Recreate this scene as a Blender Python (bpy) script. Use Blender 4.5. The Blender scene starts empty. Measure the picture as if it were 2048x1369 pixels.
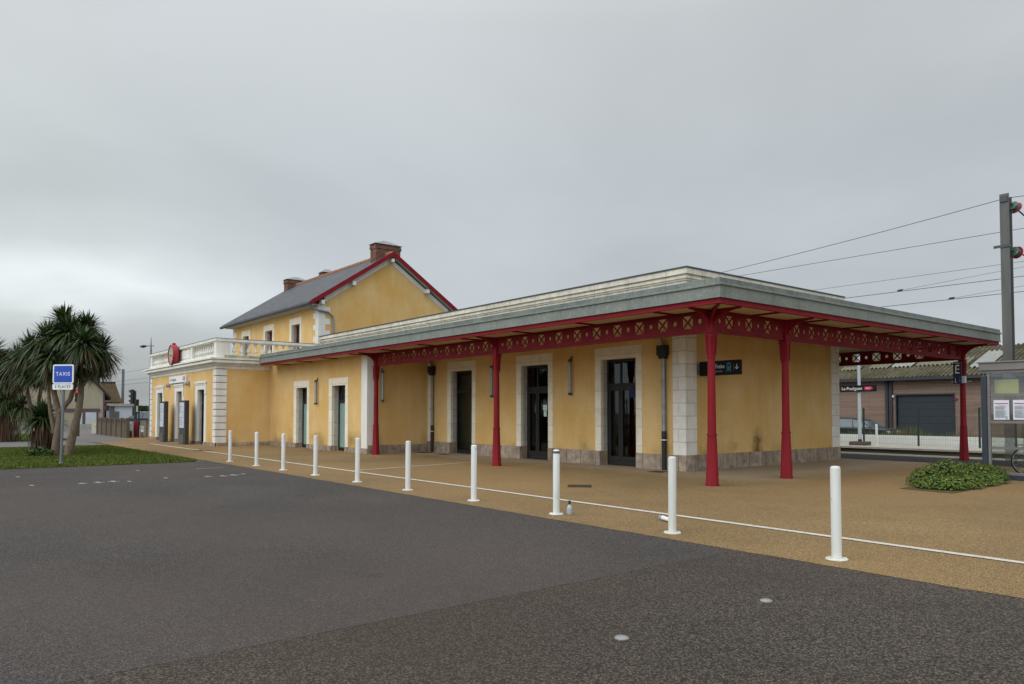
import bpy, math, random
import numpy as np
from mathutils import Vector, Matrix
random.seed(7)
R = math.radians
S = bpy.context.scene
COL = S.collection

# ------------------------------------------------------------------ camera
AL = R(38.6); PITCH = R(1.9); FPX = 1479.0; SHIFT = 91.9; CH = 1.55
fw0 = Vector((-math.cos(AL), math.sin(AL), 0)); RT = Vector((fw0.y, -fw0.x, 0))
FW = fw0*math.cos(PITCH) + Vector((0, 0, math.sin(PITCH))); UP = RT.cross(FW)
cd = bpy.data.cameras.new('camera'); cam = bpy.data.objects.new('camera', cd); COL.objects.link(cam)
cam.location = (0, 0, CH); cam.rotation_euler = FW.to_track_quat('-Z', 'Y').to_euler()
cd.sensor_width = 36; cd.lens = 36*FPX/2048; cd.shift_y = SHIFT/2048; cd.clip_start = .05; cd.clip_end = 3000
S.camera = cam
C0 = Vector((0, 0, CH))
def ray(x, y): return FW + RT*((x-1024)/FPX) - UP*((y-684.5-SHIFT)/FPX)
def at(x, y, d): return C0 + ray(x, y)*d            # point at depth d (metres along the view axis)
def onY(x, y, Y): r = ray(x, y); return C0 + r*(Y/r.y)
def gnd(x, y, z=0.): r = ray(x, y); return C0 + r*((z-CH)/r.z)

# ------------------------------------------------------------------ world and sun
SUN_DIR = Vector((-.30, -.72, .62)).normalized()
w = bpy.data.worlds.new("World"); S.world = w; w.use_nodes = True
nt = w.node_tree; N = nt.nodes; L = nt.links; N.clear()
def nd(t, **k):
    n = N.new(t)
    for a, b in k.items(): setattr(n, a, b)
    return n
def wm(op, a, b=None, clamp=False):
    n = nd('ShaderNodeMath', operation=op, use_clamp=clamp)
    for i, v in enumerate((a, b)):
        if v is None: continue
        if isinstance(v, (int, float)): n.inputs[i].default_value = v
        else: L.new(v, n.inputs[i])
    return n.outputs[0]
def wramp(x, pts):
    n = nd('ShaderNodeValToRGB'); e = n.color_ramp.elements
    while len(e) < len(pts): e.new(.5)
    for k, (p, c) in enumerate(pts):
        e[k].position = p; e[k].color = (*c, 1) if isinstance(c, tuple) else (c, c, c, 1)
    L.new(x, n.inputs[0]); return n.outputs[0]
def wmr(x, a, b, c, d):
    n = nd('ShaderNodeMapRange', interpolation_type='SMOOTHSTEP')
    L.new(x, n.inputs[0])
    for i, v in enumerate((a, b, c, d)): n.inputs[i+1].default_value = v
    return n.outputs[0]
sky = nd('ShaderNodeTexSky', sky_type='NISHITA', sun_disc=False)
sky.sun_elevation = math.asin(SUN_DIR.z); sky.sun_rotation = math.atan2(SUN_DIR.x, SUN_DIR.y)
tc = nd('ShaderNodeTexCoord'); sx = nd('ShaderNodeSeparateXYZ'); L.new(tc.outputs['Generated'], sx.inputs[0])
X_, Y_, Z_ = sx.outputs
zc = wm('MAXIMUM', Z_, 0.0)
# cloud deck: noise laid out on a flat layer overhead
den = wm('ADD', zc, .16); cx = wm('DIVIDE', X_, den); cy = wm('DIVIDE', Y_, den)
cv = nd('ShaderNodeCombineXYZ'); L.new(cx, cv.inputs[0]); L.new(cy, cv.inputs[1])
n1 = nd('ShaderNodeTexNoise'); n1.inputs['Scale'].default_value = .55; n1.inputs['Detail'].default_value = 5; n1.inputs['Roughness'].default_value = .5
n1.inputs['Distortion'].default_value = .3
L.new(cv.outputs[0], n1.inputs['Vector'])
cl = wmr(n1.outputs[0], .3, .72, .88, 1.12)
n2 = nd('ShaderNodeTexNoise'); n2.inputs['Scale'].default_value = 3.2; n2.inputs['Detail'].default_value = 4; n2.inputs['Roughness'].default_value = .55
sv = nd('ShaderNodeVectorMath', operation='MULTIPLY'); sv.inputs[1].default_value = (1, 1, 3); L.new(tc.outputs['Generated'], sv.inputs[0]); L.new(sv.outputs[0], n2.inputs['Vector'])
# brightness by elevation (overcast: bright zenith)
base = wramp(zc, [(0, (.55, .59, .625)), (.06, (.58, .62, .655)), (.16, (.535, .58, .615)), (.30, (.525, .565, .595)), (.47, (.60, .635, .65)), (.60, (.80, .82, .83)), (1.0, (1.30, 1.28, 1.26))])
# side of the sky: hl = towards the left of the street, hb = behind the viewer
hl = wm('ADD', wm('MULTIPLY', X_, -.97), wm('MULTIPLY', Y_, -.08))
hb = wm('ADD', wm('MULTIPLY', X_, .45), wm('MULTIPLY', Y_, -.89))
lf = wmr(hl, .80, 1.0, 0, 1)
zw = wm('ADD', zc, wm('MULTIPLY', wm('SUBTRACT', n2.outputs[0], .5), .10))
band = wramp(zw, [(0, .56), (.06, .66), (.10, .96), (.15, 1.75), (.19, 1.30), (.25, 1.14), (.40, 1.14), (1, 1.14)])
bandm = wm('ADD', wm('MULTIPLY', wm('SUBTRACT', band, 1.0), lf), 1.0)
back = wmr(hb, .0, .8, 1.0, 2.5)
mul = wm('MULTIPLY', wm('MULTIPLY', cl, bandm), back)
wt = nd('ShaderNodeMix', data_type='RGBA', blend_type='MULTIPLY'); L.new(lf, wt.inputs[0]); L.new(base, wt.inputs[6]); wt.inputs[7].default_value = (1.0, .99, .93, 1)
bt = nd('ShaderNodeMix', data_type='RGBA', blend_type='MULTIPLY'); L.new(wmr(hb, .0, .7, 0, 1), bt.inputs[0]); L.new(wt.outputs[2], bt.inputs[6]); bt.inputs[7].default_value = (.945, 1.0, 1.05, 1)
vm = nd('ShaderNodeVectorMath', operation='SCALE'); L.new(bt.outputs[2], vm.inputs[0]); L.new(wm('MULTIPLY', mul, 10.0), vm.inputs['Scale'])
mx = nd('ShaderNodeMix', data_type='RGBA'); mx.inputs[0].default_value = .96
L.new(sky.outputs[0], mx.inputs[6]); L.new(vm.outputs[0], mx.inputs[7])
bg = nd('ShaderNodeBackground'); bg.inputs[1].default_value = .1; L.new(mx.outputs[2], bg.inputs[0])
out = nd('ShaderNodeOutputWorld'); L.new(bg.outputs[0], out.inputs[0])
sd = bpy.data.lights.new('sun', 'SUN'); sd.energy = .75; sd.angle = R(45); sd.color = (1, .985, .95)
so = bpy.data.objects.new('sun', sd); COL.objects.link(so); so.rotation_euler = SUN_DIR.to_track_quat('Z', 'Y').to_euler()
S.view_settings.view_transform = 'Standard'; S.view_settings.look = 'None'; S.view_settings.exposure = 0; S.view_settings.gamma = 1
S.cycles.max_bounces = 8; S.cycles.transparent_max_bounces = 16

# ------------------------------------------------------------------ materials
class Mt:
    """small node helper"""
    def __init__(s, name):
        s.m = bpy.data.materials.new(name); s.m.use_nodes = True; s.t = s.m.node_tree
        s.b = s.t.nodes['Principled BSDF']; s.o = s.t.nodes['Material Output']
        s.geo = s.t.nodes.new('ShaderNodeNewGeometry'); s.pos = s.geo.outputs['Position']
    def n(s, t, **k):
        q = s.t.nodes.new(t)
        for a, b in k.items(): setattr(q, a, b)
        return q
    def l(s, a, b): s.t.links.new(a, b)
    def objco(s): s.pos = s.n('ShaderNodeTexCoord').outputs['Object']; return s
    def scaled(s, v):
        q = s.n('ShaderNodeVectorMath', operation='MULTIPLY'); s.l(s.pos, q.inputs[0]); q.inputs[1].default_value = v; return q.outputs[0]
    def noise(s, sc, det=4, rough=.55, vec=None, dist=0):
        q = s.n('ShaderNodeTexNoise'); q.inputs['Scale'].default_value = sc; q.inputs['Detail'].default_value = det
        q.inputs['Roughness'].default_value = rough; q.inputs['Distortion'].default_value = dist
        s.l(vec or s.pos, q.inputs['Vector']); return q.outputs[0]
    def vor(s, sc, out='Color', feat='F1', vec=None):
        q = s.n('ShaderNodeTexVoronoi', feature=feat); q.inputs['Scale'].default_value = sc; s.l(vec or s.pos, q.inputs['Vector']); return q.outputs[out]
    def mr(s, x, a, b, c=0, d=1):
        q = s.n('ShaderNodeMapRange'); s.l(x, q.inputs[0])
        for i, v in enumerate((a, b, c, d)): q.inputs[i+1].default_value = v
        return q.outputs[0]
    def ramp(s, x, pts):
        q = s.n('ShaderNodeValToRGB'); e = q.color_ramp.elements
        while len(e) < len(pts): e.new(.5)
        for k, (p, c) in enumerate(pts): e[k].position = p; e[k].color = (*c, 1)
        s.l(x, q.inputs[0]); return q.outputs[0]
    def mix(s, f, a, b, bt='MIX'):
        q = s.n('ShaderNodeMix', data_type='RGBA', blend_type=bt)
        for i, v in ((0, f), (6, a), (7, b)):
            if isinstance(v, (int, float)): q.inputs[i].default_value = v
            elif isinstance(v, tuple): q.inputs[i].default_value = (*v, 1)
            else: s.l(v, q.inputs[i])
        return q.outputs[2]
    def math(s, op, a, b, clamp=False):
        q = s.n('ShaderNodeMath', operation=op, use_clamp=clamp)
        for i, v in enumerate((a, b)):
            if isinstance(v, (int, float)): q.inputs[i].default_value = v
            else: s.l(v, q.inputs[i])
        return q.outputs[0]
    def sep(s):
        q = s.n('ShaderNodeSeparateXYZ'); s.l(s.pos, q.inputs[0]); return q.outputs
    def comb(s, a, b, c=0):
        q = s.n('ShaderNodeCombineXYZ')
        for i, v in enumerate((a, b, c)):
            if isinstance(v, (int, float)): q.inputs[i].default_value = v
            else: s.l(v, q.inputs[i])
        return q.outputs[0]
    def col(s, c):
        if isinstance(c, tuple): s.b.inputs['Base Color'].default_value = (*c, 1)
        else: s.l(c, s.b.inputs['Base Color'])
        return s
    def bump(s, h, st=.3, d=.01):
        q = s.n('ShaderNodeBump'); q.inputs['Strength'].default_value = st; q.inputs['Distance'].default_value = d
        s.l(h, q.inputs['Height']); s.l(q.outputs[0], s.b.inputs['Normal']); return s
    def p(s, rough=.8, spec=.3, metal=0):
        if isinstance(rough, (int, float)): s.b.inputs['Roughness'].default_value = rough
        else: s.l(rough, s.b.inputs['Roughness'])
        s.b.inputs['Specular IOR Level'].default_value = spec; s.b.inputs['Metallic'].default_value = metal; return s.m

def simple(name, c, c2=None, sc=4, rough=.7, spec=.3, metal=0, bump=0, bsc=60, streak=False):
    q = Mt(name); c2 = c2 or tuple(v*.8 for v in c)
    vec = q.scaled((1, 1, .18)) if streak else None
    f = q.mr(q.noise(sc, 5, .6, vec), .35, .68)
    q.col(q.mix(f, c, c2))
    if bump: q.bump(q.noise(bsc, 3), bump, .01)
    return q.p(rough, spec, metal)

def stucco(name):
    q = Mt(name); x, y, z = q.sep()
    big = q.mr(q.noise(.55, 5, .62), .36, .66)
    st = q.mr(q.noise(1.1, 5, .65, q.scaled((1.6, 1.6, .22)), .4), .45, .72)
    c = q.mix(big, (.705, .485, .222), (.635, .378, .120))
    c = q.mix(q.math('MULTIPLY', st, .32), c, (.47, .285, .085))
    # paler rubbed patches and fine grain
    pl = q.mr(q.noise(2.4, 6, .7), .55, .75)
    c = q.mix(q.math('MULTIPLY', pl, .35), c, (.70, .53, .28))
    gr = q.mr(q.noise(38, 3, .7), .3, .7, .90, 1.08)
    g2 = q.comb(gr, gr, gr); c = q.mix(1.0, c, g2, 'MULTIPLY')
    # damp and moss creeping up from the plinth, in uneven tongues
    wet = q.math('ADD', z, q.math('MULTIPLY', q.noise(1.5, 5, .7), -1.5))
    wf = q.mr(wet, -.5, .12, .75, 0)
    c = q.mix(q.math('MULTIPLY', wf, q.mr(q.noise(.6, 2), .45, .65)), c, (.19, .135, .03))
    # one dark mould patch low on the end wall
    mp = q.math('SUBTRACT', 1.0, q.math('MULTIPLY', q.math('ABSOLUTE', q.math('SUBTRACT', q.math('ADD', y, q.math('MULTIPLY', q.noise(5, 4, .7), .5)), 19.22), 0), 3.2), True)
    mz = q.mr(q.math('ADD', z, q.math('MULTIPLY', q.noise(4, 4, .7), .6)), 1.0, 1.55, 1, 0); mx_ = q.mr(x, -12.45, -12.40)
    c = q.mix(q.math('MULTIPLY', q.math('MULTIPLY', mp, mz), q.math('MULTIPLY', mx_, .9)), c, (.085, .060, .025))
    q.col(c).bump(q.noise(55, 4, .7), .35, .006); return q.p(.92, .15)

def blocks(name, c, c2, mort, bw, bh, ms=.006, off=.5, rough=.85, var=.5, z0=0., bump=.2, dirt=None):
    q = Mt(name); x, y, z = q.sep()
    v = q.comb(q.math('ADD', x, y), q.math('SUBTRACT', z, z0))
    b = q.n('ShaderNodeTexBrick', offset=off); q.l(v, b.inputs['Vector'])
    for k, val in (('Scale', 1.0), ('Mortar Size', ms), ('Mortar Smooth', .2), ('Bias', 0), ('Brick Width', bw), ('Row Height', bh)): b.inputs[k].default_value = val
    b.inputs['Color1'].default_value = (*c, 1); b.inputs['Color2'].default_value = (*c2, 1); b.inputs['Mortar'].default_value = (*mort, 1)
    n = q.mr(q.noise(5, 6, .65), .3, .7, 1-var*.4, 1+var*.2); n3 = q.comb(n, n, n)
    cc = q.mix(1.0, b.outputs[0], n3, 'MULTIPLY')
    if dirt:
        st = q.mr(q.noise(1.3, 5, .7, q.scaled((2, 2, .3))), .48, .75, 0, .8); cc = q.mix(st, cc, dirt)
    q.col(cc).bump(q.math('ADD', q.noise(40, 3), q.math('MULTIPLY', b.outputs['Fac'], -1.5)), bump, .008); return q.p(rough, .2)

def asphalt(name, dark, mid, lite, stone=70, tint=(.10, .075, .06), amt=.5, worn=None, blotch=(.5, .4, .35)):
    q = Mt(name)
    v = q.vor(stone); g = q.n('ShaderNodeSeparateColor'); q.l(v, g.inputs[0])
    c = q.ramp(g.outputs[0], [(0, dark), (.45, mid), (.8, lite), (1, tuple(k*1.35 for k in lite))])
    c = q.mix(q.math('MULTIPLY', g.outputs[1], amt), c, tint)
    d = q.vor(stone, 'Distance')
    c = q.mix(q.mr(d, .35, .75, 0, .75), c, tuple(k*.45 for k in dark))
    big = q.mr(q.noise(.35, 6, .6), .3, .7, .80, 1.16); c = q.mix(1.0, c, q.comb(big, big, big), 'MULTIPLY')
    tr = q.mr(q.noise(.9, 4, .6, q.scaled((.15, 1.2, 1))), .5, .75, 0, .25); c = q.mix(tr, c, tuple(k*.7 for k in mid))
    bl = q.mr(q.noise(.16, 3, .5), .46, .64, 0, .45); c = q.mix(bl, c, tuple(m_*b_*1.7 for m_, b_ in zip(mid, blotch)))
    oil = q.mr(q.noise(1.3, 5, .62), .66, .74, 0, .35); c = q.mix(oil, c, tuple(k*.5 for k in dark))
    if worn:
        x, y, z = q.sep(); nz = q.math('SUBTRACT', q.noise(.9, 5, .65), .5)
        my = q.mr(q.math('ADD', y, q.math('MULTIPLY', nz, 2.4)), 13.9, 15.3); mxx = q.mr(q.math('ADD', x, q.math('MULTIPLY', nz, 2.4)), -9.0, -10.4)
        mf = q.math('MULTIPLY', q.math('MULTIPLY', my, mxx), q.mr(x, -27.0, -24.5)); c = q.mix(q.math('MULTIPLY', mf, .8), c, q.mix(q.mr(g.outputs[0], 0, 1), worn, tuple(k*1.35 for k in worn)))
    q.col(c).bump(q.math('MULTIPLY', d, -1.0), .6, .008); return q.p(.85, .25)

STUCCO = stucco('ochre_render')
STONE = simple('white_stone', (.76, .73, .67), (.66, .62, .55), 3, .85, .2, 0, .15, 30, True)
REVEAL = blocks('reveal_stone', (.50, .46, .39), (.43, .39, .33), (.28, .25, .21), 3., .52, .006, 0, .85, .6, .1)
SURR = blocks('surround_stone', (.82, .735, .58), (.74, .655, .50), (.50, .44, .34), 3.0, .52, .006, 0, .85, .3, .1)
QUOIN = blocks('quoin_ashlar', (.80, .755, .67), (.72, .665, .57), (.46, .41, .33), .62, .345, .008, .5, .85, .25, .42)
PLINTH = blocks('plinth_granite', (.42, .325, .245), (.33, .25, .185), (.17, .135, .10), .62, 5, .012, 0, .85, 1.2, -.5, .25, (.17, .125, .09))
PARA = blocks('parapet_stone', (.70, .64, .52), (.63, .57, .46), (.40, .35, .27), 1.35, 3, .01, 0, .85, .6, 3.5, .15, (.42, .38, .29))
TERR = simple('balustrade_stone', (.78, .755, .69), (.62, .59, .51), 2.2, .8, .2, 0, .15, 25, True)
TERRDIRT = simple('mossy_stone', (.50, .46, .34), (.20, .19, .10), 2.5, .9, .15, 0, .2, 25, True)
def redpaint(name, a, b):
    q = Mt(name); f = q.mr(q.noise(2.2, 6, .65, q.scaled((1, 1, .45))), .35, .66); c = q.mix(f, a, b)
    c = q.mix(q.mr(q.noise(7, 5, .7, q.scaled((1, 1, .3))), .55, .75, 0, .5), c, tuple(v*1.35+.012 for v in a))      # faded patches
    c = q.mix(q.mr(q.noise(26, 4, .75), .66, .71, 0, .85), c, (.055, .022, .016))                                        # chips and rust
    c = q.mix(q.mr(q.noise(1.6, 5, .7, q.scaled((1.5, 1.5, .25))), .56, .72, 0, .45), c, tuple(v*.5 for v in b))         # grime runs
    q.col(c).bump(q.noise(24, 3), .08, .006); return q.p(.58, .15)
RED = redpaint('red_paint', (.225, .011, .017), (.18, .009, .013)); REDB = redpaint('red_girder_paint', (.195, .011, .017), (.155, .009, .013))
BRICK = blocks('chimney_brick', (.20, .058, .036), (.125, .040, .027), (.24, .19, .15), .22, .075, .010, .5, .9, 1.0, 0, .4, (.07, .06, .035))
DOORM = simple('dark_door_metal', (.026, .023, .021), (.020, .018, .017), 3, .5, .2)
GALV = simple('galvanised_pipe', (.30, .31, .30), (.20, .21, .20), 6, .45, .4, .6)
BLACK = simple('black_metal', (.018, .018, .02), (.012, .012, .013), 4, .5, .4)
WHITE = simple('white_paint', (.80, .80, .78), (.72, .72, .69), 5, .45, .4, 0, .05, 30)
LINE = Mt('worn_line_paint')
_f = LINE.mr(LINE.noise(9, 6, .75), .52, .66); LINE.col(LINE.mix(_f, (.56, .54, .48), (.34, .27, .18))); LINE = LINE.p(.8, .2)
MARKP = simple('faded_mark_paint', (.40, .39, .36), (.22, .21, .20), 14, .8, .2)
GREYP = simple('grey_pole_paint', (.16, .18, .20), (.13, .145, .16), 5, .5, .4)
LIGHTGREY = simple('light_grey_paint', (.46, .49, .51), (.40, .42, .44), 5, .5, .4)
def zinc(name, a, b, sc, seam):
    q = Mt(name); x, y, z = q.sep()
    f = q.mr(q.noise(sc, 6, .7, q.scaled((1, 1, .5))), .34, .66)
    c = q.mix(f, a, b); c = q.mix(q.mr(q.noise(4, 5, .7, q.scaled((1, 1, .06))), .52, .74, 0, .55), c, tuple(v*.55 for v in b))
    sp = q.mr(q.noise(14, 4, .7), .52, .7, 0, .6); c = q.mix(sp, c, tuple(v*1.45 for v in a))
    s = q.math('ADD', x, y); fr = q.math('FRACT', q.math('DIVIDE', s, seam), 0)
    sm = q.mr(fr, .0, .008, .75, 0); c = q.mix(sm, c, (.05, .055, .055))
    q.col(c); return q.p(.55, .35, .15)
ZINC = zinc('weathered_zinc', (.230, .242, .212), (.165, .180, .158), 2.2, 1.9)
ZINCTOP = zinc('stained_zinc_cap', (.17, .185, .165), (.085, .10, .09), 3.0, 3.1)
CAPZ = simple('dark_zinc_flashing', (.07, .075, .08), (.05, .055, .06), 3, .5, .4, .3)
def soffit():
    q = Mt('cream_boards'); x, y, z = q.sep()
    fr = q.math('FRACT', q.math('MULTIPLY', y, 9.0), 0); g = q.mr(fr, 0, .10, 1, 0)
    c = q.mix(q.mr(q.noise(2, 4, .6), .35, .65), (.62, .52, .34), (.54, .44, .27)); c = q.mix(q.math('MULTIPLY', g, .6), c, (.22, .17, .10))
    q.col(c); return q.p(.7, .2)
SOFFIT = soffit()
def slate():
    q = Mt('roof_slate'); x, y, z = q.sep()
    b = q.n('ShaderNodeTexBrick', offset=.5); q.l(q.comb(x, q.math('MULTIPLY', z, 1.42)), b.inputs['Vector'])
    for k, val in (('Scale', 1.0), ('Mortar Size', .012), ('Mortar Smooth', .3), ('Bias', 0), ('Brick Width', .26), ('Row Height', .17)): b.inputs[k].default_value = val
    b.inputs['Color1'].default_value = (.088, .093, .104, 1); b.inputs['Color2'].default_value = (.046, .050, .058, 1); b.inputs['Mortar'].default_value = (.022, .024, .028, 1)
    c = q.mix(q.mr(q.noise(.8, 5, .6), .5, .7, 0, .25), b.outputs[0], (.13, .135, .135))
    q.col(c).bump(q.math('MULTIPLY', b.outputs['Fac'], -1.0), .5, .02); return q.p(.55, .4)
SLATE = slate()
TERRACOTTA = simple('ridge_terracotta', (.36, .17, .10), (.24, .12, .08), 6, .85, .2)
def glass(name, tint=(.75, .8, .78), refl=.10, rough=.02):
    q = Mt(name); q.t.nodes.remove(q.b)
    tr = q.n('ShaderNodeBsdfTransparent'); tr.inputs[0].default_value = (*tint, 1)
    gl = q.n('ShaderNodeBsdfGlossy'); gl.inputs['Roughness'].default_value = rough; gl.inputs[0].default_value = (.9, .93, .95, 1)
    lw = q.n('ShaderNodeLayerWeight'); lw.inputs[0].default_value = .5
    f = q.math('ADD', q.math('MULTIPLY', q.math('POWER', lw.outputs['Facing'], 5.0), .95), refl, True)
    ms = q.n('ShaderNodeMixShader'); q.l(f, ms.inputs[0]); q.l(tr.outputs[0], ms.inputs[1]); q.l(gl.outputs[0], ms.inputs[2]); q.l(ms.outputs[0], q.o.inputs[0])
    return q.m
GLASS = glass('door_glass', (.58, .61, .59), .034)
SHGLASS = glass('shelter_glass', (.88, .90, .88), .035)
FROST = simple('frosted_green_glass', (.25, .36, .31), (.20, .30, .26), 1.2, .12, .5)
DARKGL = simple('dark_window_glass', (.02, .022, .025), (.03, .032, .034), 1, .06, .6)
INTER = simple('interior_plaster', (.30, .22, .11), (.25, .18, .09), 1, .9, .1)
ASPH = asphalt('coarse_asphalt', (.018, .016, .014), (.056, .048, .041), (.150, .128, .102), 80, (.095, .068, .050), .45)
ASPH2 = asphalt('fine_asphalt', (.026, .024, .023), (.064, .058, .055), (.135, .120, .108), 95, (.085, .070, .060), .35, None, (.74, .62, .54))
ASPH3 = asphalt('platform_asphalt', (.028, .024, .027), (.04, .034, .037), (.06, .05, .05), 60, (.05, .04, .045), .3)
AGG = asphalt('beige_exposed_aggregate', (.168, .110, .048), (.268, .178, .080), (.375, .268, .132), 85, (.26, .150, .055), .45, (.30, .235, .16), (.62, .56, .50))
CONC = simple('pale_concrete', (.36, .335, .29), (.28, .26, .22), 3, .9, .15, 0, .2, 40)
PATH = simple('grey_path', (.17, .16, .155), (.13, .12, .115), 3, .9, .2, 0, .2, 60)
def lawnm():
    q = Mt('lawn_soil_and_turf'); f = q.mr(q.noise(1.1, 6, .7), .35, .65); c = q.mix(f, (.06, .075, .006), (.095, .085, .013))
    c = q.mix(q.mr(q.noise(25, 3), .4, .7), c, (.045, .06, .01)); q.col(c).bump(q.noise(60, 3), .6, .02); return q.p(.95, .1)
LAWN = lawnm()

# ------------------------------------------------------------------ mesh helpers
OFF = {}
class MB:
    def __init__(s): s.v = []; s.f = []; s.mi = []; s.cur = 0; s.pieces = []
    def add(s, vs, fs):
        o = len(s.v); s.v += [tuple(v) for v in vs]; s.f += [tuple(i+o for i in f) for f in fs]; s.mi += [s.cur]*len(fs); s.pieces.append((len(vs), len(fs))); return s
    def box(s, x0, x1, y0, y1, z0, z1):
        x0, x1 = sorted((x0, x1)); y0, y1 = sorted((y0, y1)); z0, z1 = sorted((z0, z1))
        return s.add([(x0,y0,z0),(x1,y0,z0),(x1,y1,z0),(x0,y1,z0),(x0,y0,z1),(x1,y0,z1),(x1,y1,z1),(x0,y1,z1)],
                     [(0,3,2,1),(4,5,6,7),(0,1,5,4),(1,2,6,5),(2,3,7,6),(3,0,4,7)])
    def quad(s, a, b, c, d): return s.add([a, b, c, d], [(0, 1, 2, 3)])
    def prism(s, poly, fn, t0, t1):
        """poly: 2-D outline; fn(u, v, t) -> 3-D"""
        n = len(poly); vs = [fn(u, v, t0) for u, v in poly] + [fn(u, v, t1) for u, v in poly]
        fs = [tuple(range(n))[::-1], tuple(range(n, 2*n))] + [(i, (i+1) % n, n+(i+1) % n, n+i) for i in range(n)]
        return s.add(vs, fs)
    def tube(s, pts, rs, n=8, cap=True):
        pts = [Vector(p) for p in pts]; rs = rs if isinstance(rs, (list, tuple)) else [rs]*len(pts); vs = []; ref = None
        for i, p in enumerate(pts):
            d = (pts[min(i+1, len(pts)-1)] - pts[max(i-1, 0)]).normalized()
            if ref is None: ref = Vector((1, 0, 0)) if abs(d.x) < .8 else Vector((0, 1, 0))
            a = (ref - d*ref.dot(d)).normalized(); b = d.cross(a); ref = a
            vs += [p + (a*math.cos(2*math.pi*k/n) + b*math.sin(2*math.pi*k/n))*rs[i] for k in range(n)]
        fs = [(i*n+k, i*n+(k+1) % n, (i+1)*n+(k+1) % n, (i+1)*n+k) for i in range(len(pts)-1) for k in range(n)]
        if cap: fs += [tuple(range(n))[::-1], tuple(range((len(pts)-1)*n, len(pts)*n))]
        return s.add(vs, fs)
    def lathe(s, c, prof, n=16, ph=0., axis='z', sq=False):
        vs = []
        for r, h in prof:
            for k in range(n):
                a = 2*math.pi*k/n + ph; u, v = r*math.cos(a), r*math.sin(a)
                vs.append((c[0]+u, c[1]+v, c[2]+h) if axis == 'z' else ((c[0]+u, c[1]+h, c[2]+v) if axis == 'y' else (c[0]+h, c[1]+u, c[2]+v)))
        m = len(prof)
        fs = [(i*n+k, i*n+(k+1) % n, (i+1)*n+(k+1) % n, (i+1)*n+k) for i in range(m-1) for k in range(n)]
        fs += [tuple(range(n))[::-1], tuple(range((m-1)*n, m*n))]
        return s.add(vs, fs)
    def build(s, name, mats, parent=None, smooth=False, label=None, kind=None, bevel=0):
        off = OFF.get(parent.name, Vector()) if parent else Vector()
        me = bpy.data.meshes.new(name)
        me.from_pydata([(a-off.x, b-off.y, c-off.z) for a, b, c in s.v], [], s.f)
        for m in (mats if isinstance(mats, (list, tuple)) else [mats]): me.materials.append(m)
        if isinstance(mats, (list, tuple)): me.polygons.foreach_set('material_index', s.mi)
        if smooth:
            me.polygons.foreach_set('use_smooth', [True]*len(me.polygons)); me.set_sharp_from_angle(angle=R(38))
        me.update()
        o = bpy.data.objects.new(name, me); COL.objects.link(o)
        if parent: o.parent = parent; OFF[o.name] = off
        if label: o['label'] = label
        if kind: o['kind'] = kind
        if bevel:
            b = o.modifiers.new('bevel', 'BEVEL'); b.width = bevel; b.segments = 2; b.limit_method = 'ANGLE'
        return o
def each(mb, name, mats, parent, **k):
    """every piece of mb an object of its own"""
    sizes = mb.pieces; vo = 0; fo = 0
    for nv, nf in sizes:
        q = MB(); q.v = mb.v[vo:vo+nv]; q.f = [tuple(i-vo for i in f) for f in mb.f[fo:fo+nf]]; q.mi = mb.mi[fo:fo+nf]; q.build(name, mats, parent, **k); vo += nv; fo += nf
def thing(name, label, cat, loc=(0, 0, 0), group=None):
    o = bpy.data.objects.new(name, None); COL.objects.link(o); o.location = loc; OFF[o.name] = Vector(loc); o.empty_display_size = .2
    o['label'] = label; o['category'] = cat
    if group: o['group'] = group
    return o
def tag(o, label, cat, group=None):
    o['label'] = label; o['category'] = cat
    if group: o['group'] = group
    return o
def copy_tree(o, parent=None):
    c = o.copy(); COL.objects.link(c); OFF[c.name] = OFF.get(o.name, Vector())
    if parent: c.parent = parent
    for ch in list(o.children): copy_tree(ch, c)
    return c
def text(s, size, loc, rot, mat, parent, name='lettering', align='LEFT', ext=.002, sx=1.0, bold=0, sp=1.0):
    cu = bpy.data.curves.new('t', 'FONT'); cu.body = s; cu.size = size; cu.align_x = align; cu.align_y = 'CENTER'; cu.extrude = ext; cu.space_character = sp; cu.offset = bold
    o = bpy.data.objects.new('t', cu); COL.objects.link(o); bpy.context.view_layer.update()
    me = bpy.data.meshes.new_from_object(o.evaluated_get(bpy.context.evaluated_depsgraph_get()))
    bpy.data.objects.remove(o); off = OFF.get(parent.name, Vector())
    M = Matrix.Translation(Vector(loc)-off) @ rot.to_4x4() @ Matrix.Diagonal((sx, 1, 1, 1))
    me.transform(M); me.name = name; me.materials.clear(); me.materials.append(mat)
    q = bpy.data.objects.new(name, me); COL.objects.link(q); q.parent = parent; OFF[q.name] = off; return q
ROT_F = Matrix.Rotation(R(90), 3, 'X')                        # faces -Y
ROT_E = Matrix.Rotation(R(90), 3, 'Z') @ ROT_F                # faces +X
def structure(name, mb, m, **k): return mb.build(name, m, kind='structure', **k)

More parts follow.
